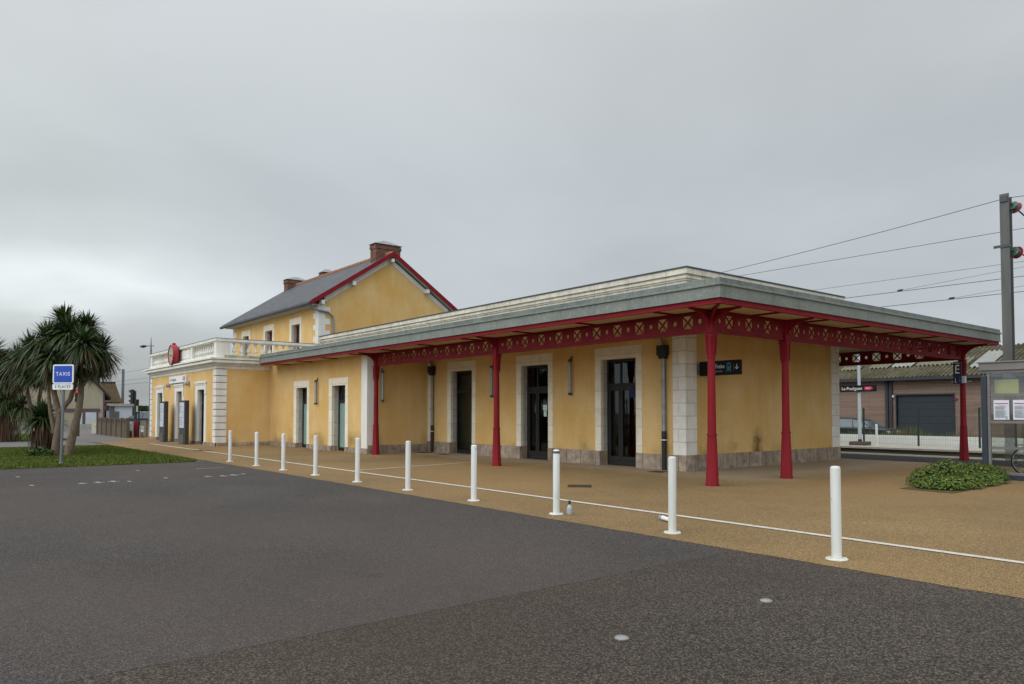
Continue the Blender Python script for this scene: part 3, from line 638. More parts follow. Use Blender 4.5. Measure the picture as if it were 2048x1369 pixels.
cap(q, 4.106, 4.125, .01, .01); cap(q, 4.125, 4.225, -.012, .03); cap(q, 4.225, 4.23, -.03, .12)
zin = 4.40
q.add([(CX0, CY0+.12, 4.23), (CX1-.12, CY0+.12, 4.23), (PX1, PY0, zin), (CX0, PY0, zin)], [(0,1,2,3)])
q.add([(CX1-.12, CY0+.12, 4.23), (CX1-.12, CY1-.12, 4.23), (PX1, PY1, zin), (PX1, PY0, zin)], [(0,1,2,3)])
q.add([(CX1-.12, CY1-.12, 4.23), (CX0, CY1-.12, 4.23), (CX0, PY1, zin), (PX1, PY1, zin)], [(0,1,2,3)])
q.build('canopy_roof', ZINCTOP, CAN)
q = MB(); fasc(q, .05, .08, 3.72, 3.824); fasc(q, .03, .12, 3.715, 3.73)
for i in range(18):     # rivet plates
    x = -10.0-i*1.33
    for dx in (0, .22): q.box(x+dx, x+dx+.11, CY0+.044, CY0+.05, 3.765, 3.785)
for i in range(10):
    y = 13.2+i*1.45
    for dx in (0, .22): q.box(CX1-.05, CX1-.044, y+dx, y+dx+.11, 3.765, 3.785)
q.build('edge_beam', RED, CAN)
# pierced girders
def girder(p, d, length, first, n, pitch=.70, half=.14):
    """web plate along d from p, openings of X pattern alternating with round holes"""
    q = MB(); d = Vector(d); nrm = Vector((d.y, -d.x, 0)); zb, zt_ = 3.27, 3.735; zo0, zo1 = 3.375, 3.655; th = .012
    P = lambda s, z, t: tuple(Vector(p) + d*s + nrm*t + Vector((0, 0, z)))
    def slab(poly): q.prism(poly, lambda u, v, t: P(u, v, t), -th, th)
    def rect(s0, s1, z0, z1): slab([(s0, z0), (s1, z0), (s1, z1), (s0, z1)])
    rect(0, length, zb, zo0); rect(0, length, zo1, zt_)
    s = 0.; zm = (zo0+zo1)/2
    def plate(s0, s1):
        w_ = s1-s0
        if w_ < .2: rect(s0, s1, zo0, zo1); return
        sm = (s0+s1)/2; r = .055; K = 16; hw = .14
        rect(s0, sm-hw, zo0, zo1); rect(sm+hw, s1, zo0, zo1)
        for k in range(K):
            a0, a1 = 2*math.pi*k/K, 2*math.pi*(k+1)/K
            def sq(a):
                c, s_ = math.cos(a), math.sin(a); f = 1/max(abs(c), abs(s_)); return (sm+c*f*hw, zm+s_*f*(zo1-zo0)/2)
            slab([(sm+r*math.cos(a0), zm+r*math.sin(a0)), sq(a0), sq(a1), (sm+r*math.cos(a1), zm+r*math.sin(a1))])
    for i in range(n):
        c = first+i*pitch; plate(s, c-half); s = c+half; bw = .016
        for sg in (1, -1):
            for (u0, v0, u1, v1) in ((-half, sg*(zo0-zm), half, -sg*(zo0-zm)),):
                ux, vz = u1-u0, v1-v0; l = math.hypot(ux, vz); ox, oz = -vz/l*bw, ux/l*bw
                q.prism([(c+u0+ox, zm+v0+oz), (c+u0-ox, zm+v0-oz), (c+u1-ox, zm+v1-oz), (c+u1+ox, zm+v1+oz)], lambda u, v, t: P(u, v, t), -th*.8-(.002 if sg > 0 else 0), th*.8+(.002 if sg > 0 else 0))
    plate(s, length)
    for z0, z1 in ((zb-.015, zb), (zt_-.03, zt_-.002)):
        q.add([P(0, z0, -.06), P(length, z0, -.06), P(length, z0, .06), P(0, z0, .06), P(0, z1, -.06), P(length, z1, -.06), P(length, z1, .06), P(0, z1, .06)], [(0,3,2,1),(4,5,6,7),(0,1,5,4),(1,2,6,5),(2,3,7,6),(3,0,4,7)])
    return q.build('girder', REDB, CAN)
COLS = [(-24.45, 13.1), (-17.13, 13.1), (-9.62, 13.1), (-9.62, 15.95), (-9.62, 26.4)]
girder((-24.35, 13.1, 0), (1, 0, 0), 7.12, .50, 10, .685); girder((-17.03, 13.1, 0), (1, 0, 0), 7.31, .50, 10, .70)
girder((-9.62, 13.2, 0), (0, 1, 0), 2.65, .55, 3, .74); girder((-9.62, 16.05, 0), (0, 1, 0), 10.25, .42, 15, .68)
girder((-24.5, 26.4, 0), (1, 0, 0), 14.78, .6, 20, .72)
# columns
q = MB()
q.lathe((0, 0, 0), [(.150, 0), (.150, .03), (.138, .06), (.100, 1.06)], 8, R(22.5)); q.lathe((0, 0, 0), [(.108, 1.06), (.112, 1.08), (.108, 1.10)], 16)
q.lathe((0, 0, 0), [(.090, 1.10), (.078, 2.72)], 20); q.lathe((0, 0, 0), [(.092, 2.72), (.092, 2.76)], 16)
q.lathe((0, 0, 0), [(.098, 2.76), (.128, 3.17)], 4, R(45)); q.lathe((0, 0, 0), [(.150, 3.17), (.150, 3.21)], 4, R(45)); q.lathe((0, 0, 0), [(.125, 3.21), (.125, 3.24)], 4, R(45)); q.lathe((0, 0, 0), [(.155, 3.24), (.155, 3.27)], 4, R(45))
for a in range(4):      # raised ribs on the capital
    M_ = Matrix.Rotation(R(90*a), 3, 'Z')
    for u in (-.055, .055):
        vs = [M_ @ Vector(v) for v in ((u-.012, -.071, 2.78), (u+.012, -.071, 2.78), (u+.018, -.093, 3.15), (u-.012, -.093, 3.15), (u-.012, -.085, 2.78), (u+.012, -.085, 2.78), (u+.018, -.107, 3.15), (u-.012, -.107, 3.15))]
        q.add(vs, [(0,1,2,3),(7,6,5,4),(0,4,5,1),(1,5,6,2),(2,6,7,3),(3,7,4,0)])
q.box(-.075, .075, -.075, .075, 3.27, 3.733)
cm = q.build('column', RED, None, smooth=True); OFF[cm.name] = Vector(); cm.parent = CAN
for i, (x, y) in enumerate(COLS):
    o = cm if i == 0 else cm.copy()
    if i: COL.objects.link(o); o.parent = CAN
    o.location = Vector((x, y, 0)) - OFF[ST.name]
q = MB()   # curved brackets under the soffit
def bracket(x, y, d, ln=.55, h=.42, z1=3.733):
    d = Vector(d); K = 8; top = [(0, z1), (ln, z1)]
    arc = [(.075+(ln-.075)*(1-math.cos(math.pi/2*k/K)), z1-h+(h-.04)*math.sin(math.pi/2*k/K)) for k in range(K+1)]
    poly = [(.075, z1), (ln, z1)] + arc[::-1]; nn = Vector((d.y, -d.x, 0))
    q.prism(poly, lambda u, v, t: tuple(Vector((x, y, 0)) + d*u + nn*t + Vector((0, 0, v))), -.02, .02)
for i, (x, y) in enumerate(COLS):
    if i < 3: bracket(x, y, (0, -1, 0), .74)
    if i >= 2: bracket(x, y, (1, 0, 0), .74)
    if i in (1,): bracket(x, y, (1, 0, 0), .4, .4)
    if i in (1, 2): bracket(x, y, (-1, 0, 0), .4, .4)
    if i == 0: bracket(x, y, (1, 0, 0), .4, .4)
    if i in (2, 3): bracket(x, y, (0, 1, 0), .4, .4)
    if i in (3, 4): bracket(x, y, (0, -1, 0), .4, .4)
    if i == 4: bracket(x, y, (0, 1, 0), .7, .5); bracket(x, y, (-1, 0, 0), .4, .4)
dg = Vector((.7071, -.7071, 0)); bracket(-9.62, 13.1, dg, 1.12, .3)
each(q, 'bracket', RED, CAN)
q = MB()
for x in [-32.5+2.44*i for i in range(10)]:
    y1 = YV-.01 if x < -25.5 else 13.03
    q.box(x-.03, x+.03, CY0+.105, y1, 3.70, 3.7335)
for y in [14.5+2.05*i for i in range(6)]: q.box(-9.54, CX1-.105, y-.03, y+.03, 3.70, 3.7335)
each(q, 'cross_beam', REDB, CAN)

# ------------------------------------------------------------------ fittings on the walls
LAMPG = simple('lamp_tube_glass', (.34, .35, .35), (.28, .29, .29), 3, .2, .5)
LAMPM = simple('lamp_end_metal', (.07, .065, .06), (.05, .045, .04), 5, .5, .4)
def wall_lamp(x, y, z0, z1, dirn, lb):
    t = thing('wall_lamp', lb, 'lamp', (x, y, z0), 'tubular wall lamps'); d = Vector(dirn); c = Vector((x, y, 0)) + d*.10
    q = MB(); q.lathe((c.x, c.y, z0+.08), [(.048, 0), (.048, z1-z0-.26)], 14); q.build('tube', LAMPG, t, smooth=True)
    q = MB(); q.lathe((c.x, c.y, z0), [(.058, 0), (.058, .08)], 14); q.lathe((c.x, c.y, z1-.18), [(.058, 0), (.058, .07), (.03, .10)], 14)
    for zz in (z0+.04, z1-.10): q.tube([c+Vector((0, 0, zz)), c-d*.095+Vector((0, 0, zz+.0))], .018, 6)
    q.tube([c-d*.08+Vector((0, 0, z1-.12)), c-d*.07+Vector((0, 0, z1))], .025, 6); q.build('end_cap', LAMPM, t, smooth=True)
    q = MB(); q.tube([c-d*.052+Vector((0, 0, z0+.05)), c-d*.052+Vector((0, 0, z1-.12))], .012, 6); q.build('back_rod', LAMPM, t)
wall_lamp(-16.69, YW, 2.08, 3.28, (0, -1, 0), 'long tubular lamp on the yellow wall between the two dark double doors')
wall_lamp(-20.70, YW, 2.08, 3.28, (0, -1, 0), 'tubular lamp half hidden behind the middle red column')
wall_lamp(-29.47, YV, 1.88, 3.00, (0, -1, 0), 'tubular lamp between the two frosted green doors')
wall_lamp(XR, 13.62, 1.95, 3.22, (1, 0, 0), 'tubular lamp on the recess side wall behind the leftmost red column')
for x, lb in ((-43.05, 'small spotlight left of the white name board'), (-39.35, 'small spotlight right of the white name board')):
    t = thing('spotlight', lb, 'spotlight', (x, YB, 3.0), 'spotlights beside the name board')
    q = MB(); q.lathe((x, YB-.15, 3.02), [(.09, -.08), (.12, 0), (.12, .10), (.05, .16)], 12, 0, 'y'); q.build('lamp_head', simple('grey_spot', (.45, .43, .40), (.35, .33, .3), 6, .5, .4), t, smooth=True)
    q = MB(); q.box(x-.02, x+.02, YB-.1, YB-.001, 3.06, 3.1); q.box(x-.05, x+.05, YB-.02, YB-.002, 2.98, 3.16); q.build('bracket', GALV, t)
INK = simple('grey_ink', (.16, .16, .17), (.14, .14, .15)); PURP = simple('magenta_logo', (.32, .02, .09), (.36, .015, .04), 5, .5); WTXT = simple('white_lettering', (.78, .78, .76), (.76, .76, .74))
t = thing('name_board', 'white station name board above the middle door of the balustraded wing', 'sign', (-41.2, YB, 3.1))
q = MB(); q.box(-42.75, -39.60, YB-.12, YB-.002, 3.10, 3.46); q.build('panel', WHITE, t, bevel=.008)
text('Le Pouliguen', .24, (-42.6, YB-.123, 3.28), ROT_F, INK, t)
q = MB(); q.box(-40.10, -39.72, YB-.126, YB-.121, 3.2, 3.38); q.build('logo', PURP, t); text('SNCF', .13, (-40.07, YB-.128, 3.29), ROT_F, WTXT, t, 'logo_lettering')
# clock
t = thing('station_clock', 'round clock in a thick red drum case on the balustrade', 'clock', (-41.3, YB-.05, 4.1)); cc = (-41.25, YB-.13, 4.56)
q = MB(); q.lathe(cc, [(.36, .0), (.50, -.02), (.54, -.06), (.54, -.26), (.52, -.32), (.49, -.32), (.48, -.27), (.02, -.27)], 40, 0, 'y'); q.lathe((cc[0], cc[1]-.15, cc[2]+.52), [(.09, 0), (.09, .09), (.03, .12)], 12); q.build('case', simple('clock_red', (.33, .012, .022), (.28, .01, .018), 3, .4, .45), t, smooth=True)
q = MB(); q.lathe((cc[0], cc[1]-.276, cc[2]), [(.475, 0), (.475, -.008), (.01, -.008)], 40, 0, 'y'); q.build('dial', simple('clock_dial', (.42, .36, .28), (.36, .31, .24), 3, .4, .4), t)
q = MB()
for k in range(12):
    a = R(30*k); q.tube([(cc[0]+.34*math.sin(a), cc[1]-.288, cc[2]+.34*math.cos(a)), (cc[0]+.41*math.sin(a), cc[1]-.288, cc[2]+.41*math.cos(a))], .012, 4)
for a, l in ((R(250), .22), (R(115), .34)): q.tube([(cc[0], cc[1]-.292, cc[2]), (cc[0]+l*math.sin(a), cc[1]-.292, cc[2]+l*math.cos(a))], .014, 4)
q.build('hands_and_marks', BLACK, t)
q = MB(); q.box(cc[0]-.1, cc[0]+.1, cc[1]-.01, YB-.01, 4.35, 4.75); q.build('bracket', BLACK, t)
# information totems in front of the wing
KM = simple('totem_brown', (.055, .048, .042), (.045, .04, .035), 3, .5, .35); PAPER = simple('poster_paper', (.62, .65, .72), (.50, .53, .60), 6, .3, .4)
for x0, x1, lb in ((-42.75, -41.75, 'dark brown information totem, farther one, by the left door of the wing'), (-38.92, -37.87, 'dark brown information totem, nearer one, by the middle door of the wing')):
    t = thing('information_totem', lb, 'information board', (x0, 10.05, 0), 'information totems'); y0, y1 = 9.98, 10.17
    q = MB(); q.box(x0, x1, y0, y1, .02, 2.14); q.build('body', KM, t, bevel=.012)
    q = MB(); q.box(x0+.10, x1-.18, y0-.012, y0-.001, .80, 2.04); pq = q.build('poster', PAPER, t)
    rs = random.Random(int(x0*7)); q = MB()
    for k in range(12):
        z = 1.95-k*.09
        if rs.random() < .8: q.box(x0+.15, x0+.15+rs.uniform(.2, .6), y0-.016, y0-.0125, z-.02, z)
    q.build('printing', INK, pq)
    q = MB(); q.box(x0-.004, x1-.16, y0-.03, y0-.001, .02, .46); q.build('base_box', simple('totem_grey', (.11, .10, .09), (.09, .085, .075), 3, .5, .3), t)
# trains sign
t = thing('direction_sign', 'black blade sign with train pictogram and down arrow on the end wall', 'sign', (XE, 16.26, 2.7))
BLK = simple('sign_black', (.008, .008, .009), (.006, .006, .007), 3, .6, .2)
q = MB(); q.box(XE+.06, -11.03, 16.22, 16.30, 2.52, 2.90); q.build('panel', BLK, t, bevel=.006)
q = MB(); q.box(XE+.037, XE+.06, 16.14, 16.38, 2.56, 2.86); q.build('bracket', GREYP, t)
text('Trains', .145, (-11.80, 16.216, 2.745), ROT_F, WTXT, t, sx=.82); text('Acc\u00e8s aux trains', .065, (-11.92, 16.216, 2.625), ROT_F, simple('dim_lettering', (.40, .40, .39), (.4, .4, .39)), t, sx=.8)
BLU = simple('sign_blue', (.06, .22, .30), (.05, .2, .28)); cxs = -11.37
q = MB()
hd = [(-.055, -.05), (-.07, .0), (-.065, .07), (-.04, .11), (.04, .11), (.065, .07), (.07, 0), (.055, -.05)]
q.prism([(cxs+u, 2.72+v) for u, v in hd], lambda u, v, tt: (u, tt, v), 16.214, 16.219); q.prism([(cxs-.07, 2.655), (cxs-.055, 2.655), (cxs-.03, 2.668), (cxs-.045, 2.668)], lambda u, v, tt: (u, tt, v), 16.214, 16.219)
q.box(cxs-.09, cxs+.09, 16.214, 16.219, 2.612, 2.622); q.box(cxs-.06, cxs+.06, 16.214, 16.219, 2.635, 2.66)
pic = q.build('pictogram', BLU, t); q = MB(); q.box(cxs-.045, cxs+.045, 16.210, 16.2135, 2.745, 2.79); q.box(cxs-.045, cxs-.025, 16.210, 16.2135, 2.69, 2.71); q.box(cxs+.025, cxs+.045, 16.210, 16.2135, 2.69, 2.71); q.build('windows', BLK, pic)
q = MB(); q.box(-11.235, -11.228, 16.214, 16.219, 2.62, 2.80); q.build('divider', INK, t)
q = MB(); ax = -11.135; q.box(ax-.008, ax+.008, 16.214, 16.219, 2.66, 2.79)
for s_ in (1, -1): q.prism([(ax, 2.655), (ax+s_*.05, 2.70), (ax+s_*.05, 2.72), (ax, 2.676)], lambda u, v, tt: (u, tt, v), 16.2135, 16.2192)
q.build('arrow', WTXT, t)
q = MB(); # notices taped inside the double door glass
q.box(-18.36, -18.15, YW+.258, YW+.262, 1.62, 1.80); q.box(-18.32, -18.18, YW+.258, YW+.262, 1.42, 1.61)
tag(q.build('door_notice', simple('mint_paper', (.52, .66, .60), (.48, .62, .56), 5)), 'small pale paper notice stuck on the glass of the middle dark double door', 'notice')
q = MB(); q.box(-14.58, -14.30, YW+.258, YW+.262, 1.98, 2.32); tag(q.build('door_sticker', simple('blue_sticker', (.012, .02, .09), (.01, .016, .075), 5)), 'dark blue sticker behind the glass of the double door nearest the station corner', 'sticker')

# ------------------------------------------------------------------ bollards, bottle, cup
BX = [-23.83, -21.45, -19.40, -17.32, -15.06, -12.86, -10.60, -8.42, -6.19, -4.0]
BLB = ['white steel bollard farthest from the camera, at the left end of the row', 'second white bollard from the left end, in front of the plain yellow return wall', 'third white bollard from the left end, left of the first frosted green door', 'fourth white bollard from the left end, between the two frosted green doors', 'white bollard in front of the white pilaster at the recess, fifth from the left', 'white bollard in front of the yellow recess wall, sixth from the left', 'white bollard left of the middle red column, in front of the narrow glass door', 'white bollard with a dark band round its top, a clear bottle at its foot', 'white bollard in front of the downpipe at the station corner, second nearest', 'white steel bollard nearest the camera, at the right end of the row']
BW = Mt('bollard_white'); _f = BW.mr(BW.noise(3.5, 5, .6, BW.scaled((1, 1, .2))), .35, .68); _c = BW.mix(_f, (.68, .675, .63), (.575, .565, .515))
_c = BW.mix(BW.mr(BW.noise(16, 4, .7), .66, .70, 0, .8), _c, (.30, .27, .23)); _c = BW.mix(BW.mr(BW.noise(5, 6, .75, BW.scaled((1, 1, .35))), .58, .72, 0, .55), _c, (.44, .41, .34)); BW.col(_c).bump(BW.noise(30, 3), .06, .005); BW = BW.p(.45, .35)
def bollard(x, y, lb, z=0., band=False, grp='white bollards along the forecourt edge'):
    t = thing('bollard', lb, 'bollard', (x, y, z), grp)
    q = MB(); q.lathe((x, y, z), [(.052, .012), (.052, .955), (.048, .972), (.036, .982), (.01, .985)], 24); q.build('post', BW, t, smooth=True)
    q = MB(); q.lathe((x, y, z), [(.112, .003), (.112, .012), (.105, .018), (.0525, .019)], 28)
    for a in range(4): q.lathe((x+.085*math.cos(a*1.571+.6), y+.085*math.sin(a*1.571+.6), z+.016), [(.011, 0), (.011, .012)], 6)
    q.build('base_plate', BW, t, smooth=True)
    if band: q = MB(); q.lathe((x, y, z), [(.0535, .925), (.0535, .962)], 24); q.build('band', simple('grey_band', (.10, .11, .12), (.08, .09, .1), 6, .5, .4), t)
    t.rotation_euler = (R(random.uniform(-.5, .5)), R(random.uniform(-.5, .5)), 0)
for i, x in enumerate(BX): bollard(x, 7.64-.006*i-.012*(i > 6), BLB[i], 0, i == 7)
t = thing('bottle', 'clear glass bottle with dark cap and pale label beside a bollard', 'bottle', (-8.27, 7.72, .004)); o = (-8.27, 7.72, .004)
q = MB(); q.lathe(o, [(.038, 0), (.042, .01), (.042, .10), (.036, .125), (.016, .145), (.014, .16)], 20); q.build('body', simple('clear_bottle', (.42, .45, .42), (.34, .37, .34), 20, .1, .5), t, smooth=True)
q = MB(); q.lathe(o, [(.019, .155), (.019, .205), (.016, .209)], 16); q.build('cap', simple('navy_cap', (.012, .012, .03), (.01, .01, .025), 8, .4), t, smooth=True)
q = MB(); q.lathe(o, [(.0432, .03), (.0432, .09)], 20); q.build('bottle_label', simple('grey_label', (.40, .42, .44), (.30, .32, .35), 30, .5), t)
t = thing('paper_cup', 'white paper cup with blue rim lying on the painted line behind a bollard', 'cup', (-6.75, 8.15, .0)); 
cA, cB = gnd(1322, 1035, .04), gnd(1338, 1040, .04); 
q = MB(); q.tube([cA, cA+(cB-cA)*.2, cB+(cB-cA)*.3], [.034, .033, .026], 18); q.build('body', WHITE, t, smooth=True)
q = MB(); q.tube([cA+(cB-cA)*.06, cA+(cB-cA)*.2], .0355, 18); q.build('rim_band', simple('blue_rim', (.05, .12, .32), (.04, .1, .28), 9, .5), t)

# ------------------------------------------------------------------ taxi sign
px, py = -25.40, 3.25
t = thing('taxi_sign', 'blue taxi rank sign on a leaning grey pole in the lawn', 'road sign', (px, py, 0)); LEAN = Vector((.10, .02, 2.25))
q = MB(); q.tube([(px, py, 0), (px+LEAN.x*1.3, py+LEAN.y*1.3, LEAN.z*1.3)], .037, 14); q.lathe((px, py, 0), [(.06, .01), (.055, .08), (.04, .09)], 12); q.build('pole', GREYP, t, smooth=True)
ang = math.atan2(RT.y, RT.x) + R(-6); ux = Vector((math.cos(ang), math.sin(ang), 0)); nx = Vector((ux.y, -ux.x, 0)); RS = Matrix((ux, Vector((0, 0, 1)), nx)).transposed()
def rrect(w_, h_, r, K=5):
    P = []
    for cx_, cy_, a0 in ((w_/2-r, h_/2-r, 0), (-w_/2+r, h_/2-r, 90), (-w_/2+r, -h_/2+r, 180), (w_/2-r, -h_/2+r, 270)):
        P += [(cx_+r*math.cos(R(a0+90*k/K)), cy_+r*math.sin(R(a0+90*k/K))) for k in range(K+1)]
    return P
def plate(mb, c, w_, h_, r, t0, t1): mb.prism(rrect(w_, h_, r), lambda u, v, tt: tuple(c + ux*u + Vector((0, 0, v)) + nx*tt), t0, t1)
cs = Vector((px+.13, py+.03, 2.68)) + nx*.05
q = MB(); plate(q, cs, .65, .565, .055, -.012, .012); p1 = q.build('panel', WHITE, t)
q = MB(); plate(q, cs, .57, .485, .02, .0125, .0145); q.build('blue_field', simple('traffic_blue', (.012, .065, .42), (.010, .055, .38), 3, .4, .4), p1)
text('TAXIS', .155, cs+nx*.017, RS, WTXT, t, 'lettering', 'CENTER', .001, .92, .001, 1.22)
c2 = Vector((px+.105, py+.025, 2.305)) + nx*.05; q = MB(); plate(q, c2, .645, .165, .04, -.012, .012); q.build('placard', WHITE, t)
text('3 PLACES', .115, c2+nx*.0135, RS, BLACK, t, 'placard_lettering', 'CENTER', .001, .92, .001, 1.18)

# ------------------------------------------------------------------ palms
LG = [simple('palm_leaf_green', (.048, .086, .020), (.034, .064, .014), 2, .5, .4), simple('palm_leaf_light', (.10, .145, .042), (.072, .112, .03), 2, .5, .4), simple('palm_leaf_dark', (.024, .043, .014), (.016, .03, .010), 2, .5, .4), simple('palm_leaf_dead', (.135, .085, .05), (.085, .052, .032), 3, .8, .2)]
def bark():
    q = Mt('palm_bark'); f = q.mr(q.noise(9, 5, .7, q.scaled((1, 1, .5))), .35, .65); q.col(q.mix(f, (.235, .175, .125), (.14, .10, .07))).bump(q.noise(14, 4, .7, q.scaled((1, 1, 3))), .8, .03); return q.p(.9, .15)
BARK = bark()
def rosette(mb, c, r, n, rs, up=1.0, dead=.1, lo=-.92, wl=.074):
    c = Vector(c)
    for i in range(n):
        a = rs.uniform(0, 6.283); e = lo + (1-lo)*(rs.random()**.8); e = max(-1, min(.98, e)); h = math.sqrt(1-e*e)
        d = Vector((math.cos(a)*h, math.sin(a)*h, e)); ln = r*rs.uniform(.75, 1.1)*(1.0 if e > -.2 else .85); side = d.cross(Vector((0, 0, 1))).normalized()
        if side.length < .1: side = Vector((1, 0, 0))
        mb.cur = 3 if (e < -.35 and rs.random() < dead*4) or rs.random() < dead*.3 else rs.choices((0, 1, 2), (5, 2.6, 3))[0]
        droop = rs.uniform(.35, 1.0)*(1-max(e, 0)*.5); p = c + d*.05; vs = []; K = 5; wd = wl*rs.uniform(.7, 1.15)
        for k in range(K+1):
            u = k/K; ww = wd*(.55+.9*u if u < .35 else (1.0-((u-.35)/.65)**1.6)*.87+.02)
            pp = c + d*(ln*u) + Vector((0, 0, -1))*(droop*ln*u*u*.75)
            vs += [pp-side*ww*.5, pp+side*ww*.5]
        mb.add(vs, [(2*k, 2*k+1, 2*k+3, 2*k+2) for k in range(K)])
def stem(mb, pts, r0, r1, D):
    P = [at(x, y, D+(q[0] if q else 0)) for x, y, *q in pts]; n = len(P); r0 *= .8; r1 *= .7; mb.tube(P, [r0+(r1-r0)*i/(n-1) for i in range(n)], 12); return P[-1]
DP = 26.3
t = thing('palm_tree', 'large many headed cabbage palm behind the taxi sign', 'palm tree', at(120, 913, DP)); rs = random.Random(5)
def smooth_stem(name, pts, r0, r1):
    q = MB(); e = stem(q, pts, r0, r1, DP); q.build(name, BARK, t, smooth=True); return e
smooth_stem('trunk', [(108, 919), (111, 900), (113, 880), (117, 850), (120, 822)], .19, .13)
smooth_stem('trunk', [(135, 918), (139, 895), (146, 868), (152, 845), (157, 822), (161, 795), (163, 765), (163, 740), (158, 705)], .20, .10)
smooth_stem('branch', [(118, 832), (113, 805), (107, 782), (100, 745), (92, 715)], .13, .09)
smooth_stem('branch', [(163, 774), (170, 764), (180, 755), (190, 742), (198, 722)], .09, .07)
smooth_stem('branch', [(120, 825), (130, 812), (140, 800), (148, 775), (152, 750), (150, 700)], .11, .09)
smooth_stem('branch', [(108, 866), (105, 845), (101, 828), (98, 795), (96, 765), (88, 735)], .09, .07)
smooth_stem('branch', [(100, 872, 1.6), (88, 856, 1.9), (67, 835, 2.0), (58, 800, 1.8), (53, 770, 1.8), (45, 735, 1.6)], .11, .08)
smooth_stem('branch', [(92, 862, 1.6), (78, 825, 2.2), (78, 800, 2.2), (84, 770, 2.0), (90, 740, 1.8)], .10, .08)
q = MB()
for x, y, dd, r, n in ((140, 670, 0, 1.15, 330), (202, 704, .2, .95, 260), (168, 688, -.8, .98, 220), (95, 680, .2, 1.05, 300), (62, 700, .8, 1.0, 260), (38, 722, 1.5, .95, 230), (105, 715, -.5, .95, 200), (78, 725, 1.2, .85, 180), (128, 646, .6, .98, 240), (175, 656, .6, .9, 200), (158, 735, .3, .8, 120), (62, 742, 1.0, .8, 170), (105, 744, .2, .75, 170), (138, 738, -.3, .75, 150), (196, 730, .3, .75, 150), (18, 745, 1.8, .9, 220), (30, 760, 1.5, .6, 120), (85, 752, .8, .65, 120), (2, 728, 2.2, 1.0, 220), (-14, 705, 2.4, 1.0, 200), (12, 762, 2.2, .8, 160)):
    rosette(q, at(x, y, DP+dd), r*.98, int(n*1.75), rs, dead=.12)
q.build('crown', LG, t)
def skirted(name, label, x, y, D, ytop, r, n, hang, grp=None):
    b = gnd(x, y); dpt = (b-C0).dot(FW); tt = thing(name, label, 'palm tree', b); top = at(x, ytop, dpt)
    q = MB(); q.tube([b, (b+top)/2+Vector((.05, 0, 0)), top], [.16, .13, .12], 10); q.build('trunk', BARK, tt, smooth=True)
    r_ = random.Random(int(x*3+y)); q = MB(); rosette(q, top, r, n, r_, dead=.05, lo=-.35); q.build('crown', LG, tt)
    q = MB()
    for k in range(hang):
        u = r_.random(); a = r_.uniform(0, 6.283); c = top*(1-u*.75)+b*(u*.75); rad = r*r_.uniform(.15, .45); ln = r*r_.uniform(.5, .9)
        p0 = c; p1 = c+Vector((math.cos(a)*rad, math.sin(a)*rad, .02)); p2 = p1+Vector((math.cos(a)*.08, math.sin(a)*.08, -min(ln, max(.1, p1.z-.03))))
        sd_ = Vector((-math.sin(a), math.cos(a), 0))*.02; q.cur = r_.choices((0, 1), (3, 1))[0]
        q.add([p0-sd_, p0+sd_, p1+sd_*1.3, p1-sd_*1.3, p2+sd_*.3, p2-sd_*.3], [(0, 1, 2, 3), (3, 2, 4, 5)])
    q.build('dead_leaf_skirt', [LG[3], simple('palm_leaf_withered', (.075, .04, .028), (.05, .028, .02), 4, .85, .15)], tt)
    return tt, top, dpt
skirted('palm_tree', 'young low cabbage palm with a brown skirt between the big trunks', 86, 909, 0, 838, .98, 560, 240)
tt, top, dpt = skirted('palm_tree', 'shaggy cabbage palm with dark dead skirt at the left edge of the photo', 10, 884, 0, 808, 1.6, 420, 520)
q = MB(); r_ = random.Random(3)
for x, y, r in ((-14, 765, 1.7), (18, 800, 1.3), (-6, 730, 1.5), (44, 815, 1.15)): rosette(q, at(x, y, dpt), r, 300, r_, dead=.3)
q.build('crown', LG, tt)
q = MB(); r_ = random.Random(2); c = gnd(82, 914)
for k in range(420):
    a = r_.uniform(0, 6.28); rr = .42*math.sqrt(r_.random()); p = c+Vector((rr*math.cos(a), rr*math.sin(a), r_.uniform(.03, .34*(1-rr*1.5)+.06))); s_ = r_.uniform(.03, .07); d1 = Vector((r_.uniform(-1, 1), r_.uniform(-1, 1), r_.uniform(-.2, .6))).normalized()*s_; d2 = d1.cross(Vector((r_.uniform(-1, 1), r_.uniform(-1, 1), 1))).normalized()*s_*.7
    q.cur = r_.choice((0, 0, 1)); q.add([p-d1, p+d2, p+d1, p-d2], [(0, 1, 2, 3)])
tag(q.build('leafy_plant', [simple('weed_green', (.045, .10, .02), (.035, .08, .015)), simple('weed_light', (.075, .14, .03), (.06, .12, .025))]), 'low dark green leafy plant at the foot of the big palm', 'plant')
for i, y in enumerate((854, 866)):
    q = MB(); p = at(67.5, y, 27.5); d_ = RT*.055
    q.add([p-d_-Vector((0, 0, .07)), p+d_-Vector((0, 0, .05)), p+d_*1.1+Vector((0, 0, .06)), p-d_*.5+Vector((0, 0, .08)), p+FW*.04], [(0, 1, 2, 3), (0, 1, 4), (1, 2, 4), (2, 3, 4), (3, 0, 4)])
    tag(q.build('red_flower', simple('poppy_red', (.36, .012, .01), (.30, .01, .01), 9)), ('red bloom among the palm leaves, upper of the two', 'red bloom among the palm leaves, lower of the two')[i], 'flower', 'red blooms by the young palm')

